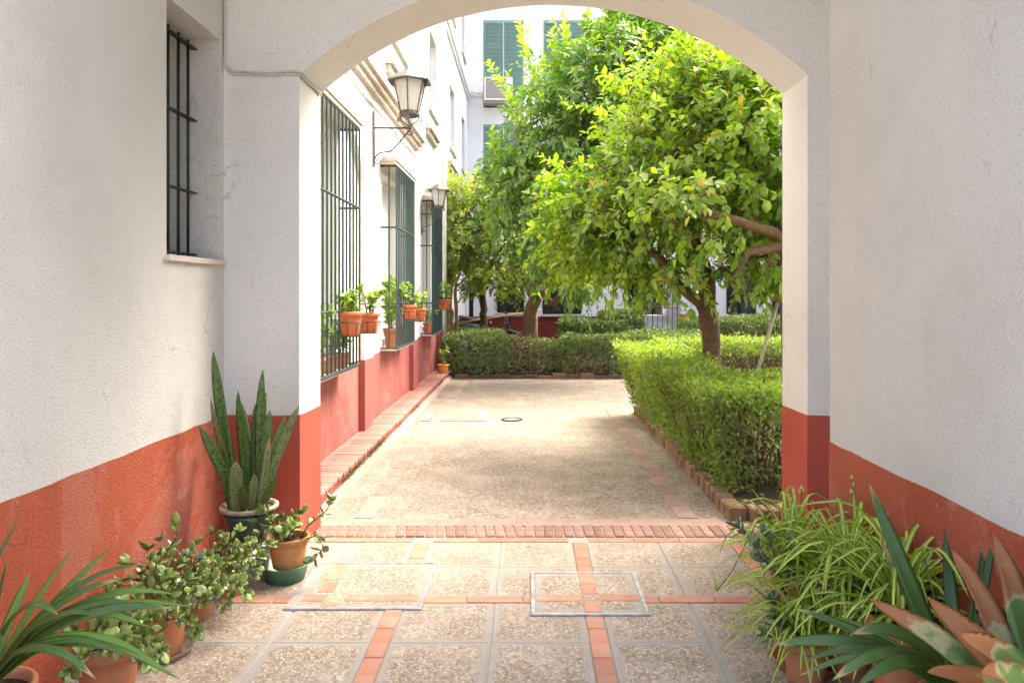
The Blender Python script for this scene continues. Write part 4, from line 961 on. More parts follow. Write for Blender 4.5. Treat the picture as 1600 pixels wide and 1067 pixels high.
def hedge(name, label, base, boxes, n_leaf, leaf_m, seed, lsz=.03, warp=None, sparse=None, twigs=250, top_yellow=.5, group='clipped hedges', brown=None, uneven=.022):
    """leaves spread through the skin of clipped boxes, twigs inside"""
    rs = np.random.default_rng(seed); t = thing(name, base, label, 'hedge', group)
    areas = []; fl = []
    for bi, (x0, x1, y0, y1, z0, z1) in enumerate(boxes):
        for f, ar in (('x0', (y1 - y0) * (z1 - z0)), ('x1', (y1 - y0) * (z1 - z0) * .6), ('y0', (x1 - x0) * (z1 - z0)), ('y1', (x1 - x0) * (z1 - z0) * .4), ('z1', (x1 - x0) * (y1 - y0) * 1.15)):
            areas.append(ar); fl.append((bi, f))
    areas = np.array(areas) / sum(areas); pick = rs.choice(len(fl), n_leaf, p=areas)
    pos = np.zeros((n_leaf, 3)); out = np.zeros((n_leaf, 3)); r = rs.random((n_leaf, 3)); dep = rs.exponential(.05, n_leaf); dep[rs.random(n_leaf) < .25] = rs.random((rs.random(n_leaf) < 2).sum())[:1][0] * .15
    dep = np.minimum(dep, .28)
    for k, (bi, f) in enumerate(fl):
        m = pick == k; b = boxes[bi]; lo = np.array(b[0::2]); hi = np.array(b[1::2])
        p = lo + r[m] * (hi - lo); ax = 'xyz'.index(f[0]); s = 1 if f[1] == '1' else -1
        p[:, ax] = (hi if s > 0 else lo)[ax] - s * dep[m]; pos[m] = p; o = np.zeros(3); o[ax] = s; out[m] = o
    # uneven clipping
    wob = (np.sin(pos[:, 0] * 5.1 + pos[:, 1] * 2.3) + np.sin(pos[:, 1] * 6.7 + pos[:, 2] * 4.1 + 1.3) + np.sin(pos[:, 0] * 11 + pos[:, 2] * 9 + pos[:, 1] * 8)) * .016
    low = (np.sin(pos[:, 0] * 2.1 + 1.7 * seed) + np.sin(pos[:, 1] * 1.7 + pos[:, 0] * 1.1 + seed)) * uneven
    stray = np.where(rs.random(n_leaf) < .07, rs.exponential(.035, n_leaf), 0)
    pos += out * (wob + low + stray)[:, None] + rs.normal(0, .014, pos.shape)
    # round the edges
    for k, (bi, f) in enumerate(fl):
        m = pick == k; b = boxes[bi]; zt = b[5]
        if f[0] != 'z':
            d = np.clip((pos[m][:, 2] - (zt - .14)) / .14, 0, 1) ** 2 * .05; pos[m] -= out[m] * d[:, None]
    inside = np.zeros(n_leaf, bool)
    for bi, b in enumerate(boxes):
        own = np.array([fl[k][0] for k in pick]) == bi
        inside |= (~own) & (pos[:, 0] > b[0] + .1) & (pos[:, 0] < b[1] - .1) & (pos[:, 1] > b[2] + .1) & (pos[:, 1] < b[3] - .1) & (pos[:, 2] < b[5] - .1)
    keep = ~inside
    if sparse is not None: keep &= rs.random(n_leaf) < sparse(pos, out)
    pos, out = pos[keep], out[keep]; n = len(pos)
    zt = max(b[5] for b in boxes); yg = np.clip((pos[:, 2] - (zt - .22)) / .22, 0, 1) * top_yellow * (.3 + .7 * rs.random(n)) + (rs.random(n) < .08) * .3  # leaves turn yellower towards the top
    if warp: pos = warp(pos)
    d = out * .5 + rs.normal(0, .7, (n, 3)) + np.array([0, 0, .25]); nn = out * .9 + rs.normal(0, .5, (n, 3)) + np.array([0, 0, .35])
    sz = lsz * (.65 + .7 * rs.random(n))
    if brown is not None:
        bsel = rs.random(n) < brown(pos)
        if bsel.any():
            o = leaf_cloud('dry_leaves', pos[bsel], d[bsel], nn[bsel], sz[bsel] * .9, sz[bsel] * .45, DRY, t, None, fine=False); o['kind'] = 'stuff'
        pos, d, nn, sz, yg = pos[~bsel], d[~bsel], nn[~bsel], sz[~bsel], yg[~bsel]
    o = leaf_cloud('foliage', pos, d, nn, sz, sz * .55, leaf_m, t, yg, fine=False, fold=.12); o['kind'] = 'stuff'
    mb = MB(); tot = sum((b[1] - b[0]) * (b[3] - b[2]) for b in boxes)
    for b in boxes:
        m = int(twigs * (b[1] - b[0]) * (b[3] - b[2]) / tot)
        for _ in range(m):
            x, y = rs.uniform(b[0] + .15, b[1] - .1), rs.uniform(b[2] + .08, b[3] - .08); p = np.array([x, y, .05]); pts = [p]; dz = (b[5] - .1) / 4
            dirx = rs.normal(0, .07, 2)
            for k in range(4):
                p = p + np.array([dirx[0] + rs.normal(0, .05), dirx[1] + rs.normal(0, .05), dz * rs.uniform(.75, 1.05)]); p[0] = np.clip(p[0], b[0] + .03, b[1] - .03); p[1] = np.clip(p[1], b[2] + .03, b[3] - .03); pts.append(p)
                if k > 0:
                    q = p + np.array([rs.normal(0, .12), rs.normal(0, .12), rs.uniform(.03, .15)])
                    q[0] = np.clip(q[0], b[0], b[1]); q[1] = np.clip(q[1], b[2], b[3]); mb.tube([p, q] if not warp else list(warp(np.array([p, q]))), [.004, .002], 3, False)
            mb.tube(pts if not warp else list(warp(np.array(pts))), [.009, .007, .006, .004, .002], 4, False)
    mb.build('twigs', M['twig'], t, True)['kind'] = 'stuff'
    return t
DRY = leaf_mat('dry hedge leaves', [(0, (0.10, 0.055, 0.025)), (.5, (0.20, 0.115, 0.055)), (1, (0.30, 0.19, 0.10))], trans=.15)
def lean(p):                                          # the hedge hangs over the kerb towards the path
    q = p.copy(); z = np.clip(p[:, 2], 0, 1); f = np.clip((p[:, 1] - 5.5) / 4, 0, 1)
    k = np.clip((2.1 - p[:, 0]) / .9, 0, 1)
    q[:, 0] += k * ((1 - z / .9) * .24 - z * .10 * f + .05 * (1 - f)); q[:, 2] += .09 * f * z
    return q
def sp_near(p, o):
    s = np.ones(len(p))
    s *= np.where((p[:, 2] < .45) & (p[:, 1] < 6.2), .4 + np.clip((1.55 - p[:, 0]) * 1.2, 0, .6), 1)
    s *= np.where((p[:, 2] < .6) & (p[:, 1] < 6.0) & (p[:, 0] > 1.5), .5, 1)
    s *= np.where(p[:, 2] < .16, .5, 1); return s
hedge('clipped_hedge', 'bright yellow green clipped hedge along the right path edge, nearest the arch', (1.8, 7, .08),
      [(1.10, 1.72, 5.5, 9.55, .05, .86), (1.12, 3.4, 5.32, 6.35, .10, .86)], 62000, M['hedgeleaf'], 31, .034, lean, sp_near, 380, .75)
hedge('clipped_hedge', 'clipped hedge behind the forked trunk with bare brown inner side', (3.4, 9.2, .08),
      [(1.55, 5.2, 8.9, 9.55, .12, .97)], 24000, M['hedgeleaf'], 33, .034, None, lambda p, o: np.where(o[:, 1] < -.5, np.where(p[:, 2] < .78, .35, 1), 1), 420, .8, brown=lambda p: np.where((p[:, 2] < .74), .7, .03))
hedge('clipped_hedge', 'dark green hedge across the end of the pebble path, partly withered', (0, 14.2, .08),
      [(-1.55, -.45, 13.72, 14.9, .06, .74), (-.55, .75, 13.80, 14.8, .06, .64), (.62, 3.6, 13.68, 14.9, .06, .76)], 48000, M['hedgeblue'], 35, .046, None, lambda p, o: np.where(p[:, 2] < .2, .55, 1), 260, .25,
      brown=lambda p: np.clip(.85 * np.exp(-((p[:, 0] + .12) / .3) ** 2) + .6 * np.exp(-((p[:, 0] - .9) / .5) ** 2) * (p[:, 2] < .45), .04, .9), uneven=.05)
hedge('clipped_hedge', 'low hedge in front of the red far wall, left of the rounded bush', (1.4, 17, .08),
      [(.72, 2.2, 16.6, 17.9, .1, .93)], 11000, M['hedgeblue'], 37, .06, None, None, 60, .3)
hedge('clipped_hedge', 'rounded bushy hedge beside the black iron gate', (2.0, 17.2, .08),
      [(1.62, 2.55, 16.9, 17.8, .1, 1.10)], 9000, M['hedgeblue'], 38, .06, None, None, 60, .5)
hedge('clipped_hedge', 'hedge right of the red gate pillar, behind the lemon trunk', (4.5, 15.6, .08),
      [(3.15, 6.2, 15.2, 16.0, .1, 1.02)], 14000, M['hedgeblue'], 39, .055, None, None, 80, .6)

# ================================================================== POTS AND POT PLANTS
def pot(c, r, h, mat, parent, rim=.018, taper=.72, soil=True, rim_mat=None, name='pot'):
    c = Vector(c); rb = r * taper; t = .008
    prof = [(rb * .96, 0), (rb, .004)] + [(rb + (r - .006 - rb) * k / 5, h * .82 * k / 5 + .004) for k in range(1, 6)]
    body = prof + [(r - .008, h * .83), (r - .012, h - .012), (r - .014, h - .02), (rb * .9, .03)]
    if rim_mat is None:
        prof2 = prof + [(r + .004, h * .83), (r + .006, h * .87), (r + .006, h - .006), (r + .002, h), (r - .008, h), (r - .012, h - .02), (rb * .9, .03)]
        o = MB().lathe(c, prof2, 32).build(name, mat, parent, True)
    else:
        o = MB().lathe(c, body, 32).build(name, mat, parent, True)
        MB().lathe(c, [(r - .012, h * .86), (r + .006, h * .87), (r + .012, h * .93), (r + .01, h - .004), (r, h), (r - .012, h - .004), (r - .014, h * .87)], 32).build('rim', rim_mat, o, True)
    if soil: MB().lathe(c, [(0, h - .03), (r * .5, h - .026), (r - .013, h - .032)][::-1], 20).build('soil', M['soil'], parent)
    return o
def saucer(c, r, mat, parent, h=.03):
    return MB().lathe(c, [(r * .84, 0), (r, h), (r + .002, h + .003), (r - .007, h), (r * .83, .008), (0, .008)], 30).build('saucer', mat, parent, True)

def jade_leaf_mesh(s):
    mb = MB(); n = 6; V = []; Fc = []
    for i in range(n + 1):
        t = i / n; w_ = .5 * s * .62 * math.sin(math.pi * min(1, .06 + t * .96)) ** .75 * (0.75 + .5 * t) * 1.0
        if i == n: w_ = .04 * s
        for a, b in ((-1, 0), (-.5, .13), (.5, .13), (1, 0), (.5, -.10), (-.5, -.10)):
            V.append((a * w_, t * s, b * w_ + .10 * s * t * t + abs(a) * w_ * .18))
    for i in range(n):
        for k in range(6): Fc.append((i * 6 + k, i * 6 + (k + 1) % 6, (i + 1) * 6 + (k + 1) % 6, (i + 1) * 6 + k))
    Fc += [tuple(range(5, -1, -1)), tuple(n * 6 + k for k in range(6))]
    mb.add(V, Fc); return mb.mesh('jade_leaf', smooth=True)
JL = [jade_leaf_mesh(s) for s in (.031, .040, .050)]; JD = [m.copy() for m in JL]
for m in JL: m.materials.append(M['jade'])
for m in JD: m.materials.append(M['jadedark'])
def frame(d, up):
    d = Vector(d).normalized(); up = Vector(up); x = d.cross(up)
    x = x.normalized() if x.length > 1e-4 else Vector((1, 0, 0)); z = x.cross(d)
    return Matrix((x, d, z)).transposed().to_4x4()
def jade(t, stems, rnd, dense=1.0, leaves=JL, tip_n=7, size=1.0):
    """fleshy stems with opposite leaves, rosettes at the tips; every leaf is a piece of its own"""
    for pts, r in stems:
        pts = [Vector(p) for p in pts]
        MB().tube(pts, [r * (1 - .6 * i / (len(pts) - 1)) for i in range(len(pts))], 6).build('stem', M['greenstem'], t, True)
        L = sum((pts[i + 1] - pts[i]).length for i in range(len(pts) - 1)); n = max(2, int(L / .040 * dense)); a = rnd.random() * 6
        for k in range(n + 1):
            f = (.25 + .75 * k / n) * (len(pts) - 1); i = min(int(f), len(pts) - 2); q = pts[i].lerp(pts[i + 1], f - i)
            d = (pts[i + 1] - pts[i]).normalized(); s = d.cross(Vector((.2, .3, 1))).normalized(); u = s.cross(d); a += 1.57 + rnd.gauss(0, .2)
            for w_ in ((0, math.pi) if k < n else [j * 6.283 / tip_n for j in range(tip_n)]):
                if k < n and rnd.random() < .12: continue
                rad = s * math.cos(a + w_) + u * math.sin(a + w_)
                ld = rad * (.9 if k < n else .75) + d * (.45 if k < n else rnd.uniform(.3, .9)) + Vector((rnd.gauss(0, .12), rnd.gauss(0, .12), rnd.gauss(.1, .12)))
                m4 = Matrix.Translation(q) @ frame(ld, d + Vector((0, 0, .7)) + Vector((rnd.gauss(0, .2), rnd.gauss(0, .2), 0))) @ Matrix.Scale(rnd.uniform(.8, 1.25) * size, 4)
                link('leaf', rnd.choice(leaves), t, world=m4)
def jstem(base, tip, rnd, sag=.03, n=4, j=.012):
    b, e = Vector(base), Vector(tip); out = []
    for i in range(n + 1):
        f = i / n; p = b.lerp(e, f) + Vector((0, 0, sag * math.sin(f * math.pi)))
        if 0 < i < n: p += Vector((rnd.gauss(0, j), rnd.gauss(0, j), rnd.gauss(0, j)))
        out.append(p)
    return out

# snake plant on a stone, in the corner
sx, sy = -1.50, 4.06
sp = thing('snake_plant', (sx, sy, 0), 'tall snake plant in a dark green pot in the corner by the arch', 'potted plant')
MB().box(sx - .10, sx + .12, sy - .09, sy + .11, 0, .19, .015).build('stone_block', M['graystone'], sp)
pot((sx, sy, .19), .142, .19, M['greenglaze'], sp, rim_mat=M['paleRim'])
SN = [((-.06, -.02), (333, 548, 3.98), .060, 0, .0), ((-.02, .0), (372, 610, 4.06), .062, 0, .1), ((-.08, .02), (329, 622, 3.95), .055, 1, .05), ((-.09, -.01), (311, 664, 3.9), .055, 0, .15),
      ((.04, .02), (411, 577, 4.12), .056, 0, 0), ((.03, .05), (416, 612, 4.2), .05, 0, 0), ((.0, .06), (378, 628, 4.2), .045, 0, 0), ((.06, -.02), (422, 640, 4.02), .058, 0, .02), ((.02, .04), (399, 630, 4.15), .045, 0, 0),
      ((.08, .0), (446, 650, 4.0), .048, 1, .12), ((.09, -.03), (468, 632, 3.95), .050, 1, .14), ((.07, -.05), (421, 682, 3.92), .04, 1, 0), ((.05, .03), (452, 668, 4.15), .04, 0, .05), ((-.05, -.06), (368, 720, 3.9), .07, 1, 0),
      ((.09, -.07), (433, 745, 3.86), .038, 0, .05), ((.0, -.08), (380, 758, 3.84), .045, 0, -.03), ((-.04, .05), (352, 660, 4.15), .05, 0, 0), ((.03, -.05), (398, 740, 3.95), .05, 1, 0)]
for (bx, by), (u, v, Y), wd_, pale_, bow in SN:
    b = Vector((sx + bx, sy + by, .36)); e = P(u, v, Y); m1 = b.lerp(e, .35) + Vector((bow * -.15 * (1 if e.x > b.x else -1), 0, bow * .1)); m2 = b.lerp(e, .7) + Vector((bow * -.25 * (1 if e.x > b.x else -1), 0, 0)) * .5
    prof = lambda t: (.62 + .6 * t if t < .5 else .92) * (1 - max(0, (t - .62) / .38) ** 2.0)
    me = strap_mesh('leaf', [b, m1, m2, e], wd_ * 1.12, up=(random.uniform(-.5, .5), -1, .1), thick=.007, fold=.22, prof=prof, seg=14, twist=random.uniform(-.5, .5), off=ORG[sp])
    link('leaf', me, sp, mat=M['snakepale'] if pale_ else M['snake'])
# jade in a tan pot standing in a green pan
rj = random.Random(4)
jx, jy = -1.265, 3.98
jp = thing('jade_plant', (jx, jy, 0), 'jade plant in a tan clay pot standing in a green plastic pan', 'potted plant', 'jade plants in pots')
MB().lathe((jx - .015, jy, 0), [(.095, 0), (.118, .085), (.122, .09), (.112, .09), (.092, .012), (0, .012)], 30).build('pan', M['greenplastic'], jp, True)
pot((jx, jy, .075), .107, .16, M['tan'], jp)
c = Vector((jx, jy, .215)); stems = []
for (u, v, Y) in [(400, 815, 3.95), (412, 800, 3.9), (440, 805, 3.95), (455, 820, 3.85), (470, 800, 3.95), (445, 830, 3.8), (430, 822, 4.02), (463, 812, 4.05), (405, 832, 3.85)]:
    stems.append((jstem(c + Vector((rj.uniform(-.05, .05), rj.uniform(-.04, .04), 0)), P(u, v, Y), rj), .0055))
stems.append(([c + Vector((.06, 0, 0)), P(482, 820, 3.95), P(498, 808, 3.97), P(511, 796, 4.0), P(517, 783, 4.0)], .005))
stems.append(([c + Vector((.08, -.02, 0)), P(497, 835, 3.9), P(505, 855, 3.88), P(492, 872, 3.86)], .004))
jade(jp, stems, rj)
# the row of pots along the left wall
def jade_pot(x, y, r, h, mat, tips, label, seed, sc=None, leaves=JL, size=1.0, z=0.0, dense=.72):
    rn = random.Random(seed); t = thing('jade_plant', (x, y, z), label, 'potted plant', 'jade plants in pots')
    if sc: saucer((x, y, z), sc, M['paleRim'], t)
    pot((x, y, z + (.012 if sc else 0)), r, h, mat, t)
    c = Vector((x, y, z + h - .02)); st = []
    for tp in tips + [Vector((x + rn.gauss(0, r), y + rn.gauss(0, r * .8), z + h + rn.uniform(.02, .16))) for _ in range(2)]:
        b = c + Vector((rn.uniform(-.5, .5) * r, rn.uniform(-.5, .5) * r, 0)); st.append((jstem(b, tp, rn, rn.uniform(.0, .05)), rn.uniform(.0045, .0075)))
    jade(t, st, rn, dense, leaves, 7, size); return t
jade_pot(-1.53, 3.16, .105, .23, M['terra'], [P(275, 822, 3.1), P(245, 880, 3.05), P(225, 895, 3.1), P(258, 900, 3.0), P(290, 905, 3.1), P(205, 905, 3.15), P(280, 880, 3.2), P(230, 860, 3.2), P(300, 925, 3.05), P(265, 870, 3.15), P(215, 925, 2.95), P(285, 945, 2.98), P(295, 965, 2.95), P(240, 960, 2.92), P(305, 985, 2.92), P(200, 880, 3.2), P(190, 915, 3.05), P(310, 900, 3.2)],
         'jade plant with one tall stem in a terracotta pot on a pale saucer', 41, .125)
jade_pot(-1.50, 2.70, .105, .27, M['terra'], [P(150, 950, 2.65), P(190, 945, 2.65), P(120, 985, 2.6), P(210, 970, 2.7), P(170, 925, 2.75), P(230, 985, 2.62), P(95, 1010, 2.6), P(240, 1005, 2.6), P(140, 1020, 2.5), P(235, 1030, 2.5), P(110, 1045, 2.45), P(190, 1000, 2.5), P(250, 1015, 2.55), P(165, 980, 2.55), P(215, 1010, 2.5)],
         'jade plant in the terracotta pot nearest the dark strap leaves on the left', 42, None)
jade_pot(-1.55, 3.50, .095, .18, M['terra'], [P(300, 860, 3.4), P(325, 868, 3.4), P(290, 885, 3.4), P(315, 885, 3.35), P(340, 880, 3.35), P(345, 915, 3.3), P(360, 930, 3.3), P(328, 905, 3.3), P(305, 850, 3.5), P(372, 912, 3.35), P(318, 940, 3.25), P(350, 945, 3.25), P(335, 925, 3.2), P(382, 925, 3.35), P(300, 930, 3.25)],
         'sprawling jade plant in the third terracotta pot from the left, stems trailing onto the paving', 43, None, size=.9)
jade_pot(-1.50, 3.78, .085, .16, M['terra'], [P(350, 840, 3.7), P(372, 830, 3.7), P(385, 845, 3.65), P(398, 855, 3.6), P(362, 860, 3.65), P(408, 868, 3.6), P(340, 855, 3.7), P(385, 868, 3.55), P(418, 850, 3.7), P(375, 890, 3.5), P(350, 880, 3.55), P(395, 900, 3.5), P(360, 905, 3.48), P(400, 885, 3.55)],
         'jade plant in a small terracotta pot in front of the snake plant', 44, None, size=.9)
jade_pot(-1.62, 3.33, .09, .17, M['terra'], [P(250, 845, 3.4), P(270, 855, 3.35), P(290, 870, 3.3), P(310, 875, 3.3), P(235, 875, 3.3), P(262, 895, 3.25)],
         'jade plant half hidden against the red wall, with bare dry stems', 45, None, leaves=JD, size=.85)
dv = MB()
for a in range(5):
    dv.tube([P(330 + a * 3, 865, 3.75), P(328 + a * 5, 840 - a * 3, 3.8), P(338 + a * 4, 826 + a * 4, 3.82), P(350 + a * 3, 838 + a * 3, 3.8)], [.004, .003, .003, .0015], 5)
setp(dv.build('dry_stem', M['drytwig'], None, True), 'curled dry brown stems in front of the snake plant pot', 'dry stem')

def strap_plant(name, label, cat, base, potspec, leaves, mats, seed, group=None, thick=.004, prof=None, fold=.12, wmul=1.4, up=None, ruffle=.002):
    t = thing(name, base, label, cat, group); rn = random.Random(seed)
    if potspec: pot((base[0], base[1], 0), potspec[0], potspec[1], potspec[2], t)
    for k, (pts, wd_, mi) in enumerate(leaves):
        me = strap_mesh('leaf', pts, wd_ * wmul, up=up, thick=thick, fold=fold, prof=prof, seg=20, ruffle=ruffle, twist=rn.uniform(-.3, .3), off=ORG[t]); link('leaf', me, t, mat=mats[mi])
    return t
# dark strap-leaved plant bottom left
b0 = Vector((-1.60, 2.22, .33))
def arcleaf(b, e, lift, w_, mi):
    b, e = Vector(b), Vector(e); m1 = b.lerp(e, .33) + Vector((0, 0, lift * .75)); m2 = b.lerp(e, .7) + Vector((0, 0, lift * .62)); return ([b, m1, m2, e], w_, mi)
LV = [((0, 795, 2.0), .05, .034, 1) if False else None]
left_leaves = [arcleaf(b0, P(190, 905, 2.25), .10, .036, 0), arcleaf(b0, P(178, 852, 2.35), .04, .03, 1), arcleaf(b0, P(222, 880, 2.30), .12, .03, 0), arcleaf(b0, P(198, 938, 2.2), .10, .034, 0), arcleaf(b0, P(300, 948, 2.3), .14, .032, 1), arcleaf(b0, P(275, 928, 2.32), .15, .03, 1),
               arcleaf(b0, P(270, 950, 2.1), .12, .036, 0), arcleaf(b0, P(195, 1022, 2.05), .12, .032, 0), arcleaf(b0, P(280, 1060, 2.1), .16, .026, 1), arcleaf(b0, P(235, 980, 2.2), .16, .03, 1), arcleaf(b0, P(48, 893, 2.35), .02, .034, 1), arcleaf(b0, P(112, 858, 2.3), .02, .024, 1), arcleaf(b0, P(12, 870, 2.1), .03, .03, 0),
               arcleaf(b0 + Vector((-.1, -.1, 0)), P(34, 800, 2.05), .0, .03, 0), arcleaf(b0, P(5, 1010, 2.0), .1, .035, 0), arcleaf(b0, P(-20, 950, 2.1), .08, .036, 0), arcleaf(b0, P(150, 1060, 2.0), .14, .03, 0), arcleaf(b0, P(240, 1030, 2.05), .15, .028, 1), arcleaf(b0, P(160, 962, 2.15), .12, .034, 0), arcleaf(b0, P(90, 960, 2.1), .16, .034, 0)]
strap_plant('strap_leaf_plant', 'dark strap leaved plant arching in from the bottom left corner', 'potted plant', (-1.60, 2.22, 0), (.13, .35, M['terra']), left_leaves, [M['clivia'], M['clivialight']], 51, thick=.0035, wmul=.95, up=(.15, -.5, .85))
# spider plants on the right
SPM = []
for k in range(14):
    rn = random.Random(100 + k); L = 1.0; rise = rn.uniform(.2, .7); reach = rn.uniform(.55, .95); dropz = rn.uniform(-.1, .26)
    me = strap_mesh('spider_leaf', [(0, 0, 0), (0, reach * .22, rise * .62), (0, reach * .55, rise), (0, reach * .85, rise - dropz * .35), (0, reach * 1.05, rise - dropz)], .054, thick=.002, fold=.28, seg=10, twist=rn.uniform(-.5, .5),
                    prof=lambda t: (.65 + .4 * min(1, t * 3)) * (1 - t) ** .62)
    me.materials.append(M['spider']); SPM.append(me)
def spider(x, y, z, n, s, label, seed, potr=.10, poth=None, stalks=0, mat=None):
    rn = random.Random(seed); t = thing('spider_plant', (x, y, 0), label, 'potted plant', 'spider plants')
    pot((x, y, 0), potr, z, mat or M['terra'], t)
    for k in range(n):
        a = k * 2.399 + rn.gauss(0, .25)
        m4 = Matrix.Translation((x + rn.gauss(0, .022), y + rn.gauss(0, .022), z - .03)) @ Matrix.Rotation(a, 4, 'Z') @ Matrix.Rotation(rn.uniform(-.35, .25), 4, 'X') @ Matrix.Scale(s * rn.uniform(.6, 1.15), 4)
        link('leaf', rn.choice(SPM), t, world=m4)
    for k in range(stalks):
        a = rn.uniform(2, 5.4); e = Vector((x + math.cos(a) * .35, y + math.sin(a) * .3, z + rn.uniform(-.15, .1))); b = Vector((x, y, z)); mid = b.lerp(e, .5) + Vector((0, 0, .25))
        MB().tube([b, b.lerp(mid, .6) + Vector((0, 0, .06)), mid, mid.lerp(e, .6) + Vector((0, 0, -.03)), e], .0022, 5).build('runner', M['greenstem'], t, True)
        for q in range(7):
            m4 = Matrix.Translation(e) @ Matrix.Rotation(q * .9 + rn.random(), 4, 'Z') @ Matrix.Rotation(rn.uniform(-.5, .2), 4, 'X') @ Matrix.Scale(s * .28, 4); link('leaf', rn.choice(SPM), t, world=m4)
    return t
spider(1.20, 3.42, .26, 150, .43, 'spider plant closest to the arch pier on the right', 61, .10, stalks=2)
spider(1.28, 3.02, .30, 165, .45, 'bushy spider plant in the middle of the right hand group', 62, .105, stalks=2)
spider(1.31, 2.66, .38, 140, .47, 'tallest spider plant, against the red band of the right wall', 63, .11, stalks=1)
spider(1.08, 2.95, .17, 120, .37, 'low spider plant spilling towards the paving on the right', 64, .095, stalks=2)
fl = thing('flower_stalk', tuple(P(1252, 870, 3.6)), 'thin pale flower stalks rising in front of the right pier', 'flower stalk')
mb = MB(); mb.tube([P(1250, 880, 3.6), P(1251, 830, 3.6), P(1252, 762, 3.6)], .0028, 5); mb.tube([P(1251, 812, 3.6), P(1243, 795, 3.6), P(1236, 781, 3.6)], .002, 5); mb.tube([P(1334, 860, 3.3), P(1332, 800, 3.3), P(1331, 744, 3.3)], .003, 5)
mb.build('stalk', M['drytwig'], fl, True)
mb = MB()
for (u, v, Y) in [(1252, 762, 3.6), (1250, 768, 3.6), (1255, 766, 3.6), (1236, 781, 3.6), (1331, 746, 3.3), (1333, 757, 3.3), (1330, 768, 3.3)]:
    mb.lathe(P(u, v, Y), [(0, -.008), (.007, -.002), (.005, .008), (0, .014)], 6)
mb.build('buds', M['spider'], fl, True)['kind'] = 'stuff'
# trailing jade on the right
rj = random.Random(9)
jt = thing('jade_plant', (1.12, 3.12, 0), 'jade plant leaning out over the paving at the right, thick bare stem', 'potted plant', 'jade plants in pots')
saucer((1.12, 3.06, 0), .13, M['terra'], jt, .035); pot((1.12, 3.06, .01), .10, .17, M['terra'], jt)
c = Vector((1.12, 3.06, .16))
jade(jt, [([c, P(1232, 960, 3.1), P(1222, 915, 3.15), P(1200, 875, 3.2), P(1175, 840, 3.25), P(1155, 824, 3.3)], .011), ([P(1222, 915, 3.15), P(1215, 880, 3.1), P(1205, 850, 3.1), P(1200, 838, 3.1)], .006), ([P(1205, 885, 3.2), P(1188, 870, 3.15), P(1180, 850, 3.1)], .005),
          ([c, P(1240, 985, 2.98), P(1225, 975, 2.95), P(1212, 965, 2.95)], .007), ([c, P(1238, 990, 2.95), P(1215, 1000, 2.9), P(1196, 990, 2.9)], .006), ([P(1225, 975, 2.95), P(1215, 955, 2.95), P(1210, 940, 3.0)], .004), ([P(1225, 925, 3.15), P(1240, 880, 3.2), P(1235, 850, 3.2)], .005)],
     rj, 1.0, JD, 7, 1.15)
# dark strap leaves bottom right
b1 = Vector((1.27, 2.22, .30))
RL = [(P(1240, 950, 2.3), .05, .05, 0), (P(1212, 1006, 2.25), .10, .055, 0), (P(1250, 1055, 2.1), .12, .03, 0), (P(1290, 960, 2.35), .05, .04, 1), (P(1262, 1030, 2.2), .11, .045, 0), (P(1358, 755, 2.4), -.02, .062, 0), (P(1377, 845, 2.45), .0, .05, 0), (P(1476, 828, 2.5), .0, .045, 0), (P(1538, 842, 2.45), .0, .036, 0), (P(1556, 832, 2.4), .02, .03, 0),
      (P(1330, 990, 2.2), .12, .05, 0), (P(1300, 1062, 2.05), .14, .05, 0), (P(1400, 900, 2.45), .05, .05, 0), (P(1340, 1070, 2.0), .12, .05, 0)]
strap_plant('strap_leaf_plant', 'dark strap leaved plant on the right below the spider plants', 'potted plant', (1.27, 2.22, 0), (.12, .32, M['terra']), [arcleaf(b1, *a) for a in RL], [M['clivia'], M['clivialight']], 52, thick=.004, fold=.16, wmul=.88, up=(-.15, -.6, .8))
# broad leaves with dry tips in the corner
b2 = Vector((1.36, 1.94, .36))
BL = [(P(1352, 932, 2.15), .04, .085, 0), (P(1488, 858, 2.2), .0, .10, 0), (P(1445, 930, 2.1), .03, .10, 0), (P(1552, 832, 2.2), .02, .10, 0), (P(1450, 1048, 1.95), .05, .10, 0), (P(1620, 850, 2.1), .02, .11, 0), (P(1500, 990, 1.85), .06, .11, 0), (P(1640, 960, 1.9), .04, .11, 0), (P(1530, 1050, 1.75), .06, .12, 0)]
strap_plant('broad_leaf_plant', 'broad leaved plant with dried brown leaf tips in the bottom right corner', 'potted plant', (1.36, 1.94, 0), (.085, .38, M['terra']), [arcleaf(b2, *a) for a in BL], [M['broad']], 53, thick=.004, fold=.2, wmul=.95, up=(-.25, -.8, .6), ruffle=.011,
            prof=lambda t: (.55 + .9 * min(1, t * 2) * .5) * (1 - max(0, (t - .35) / .65) ** 1.7))

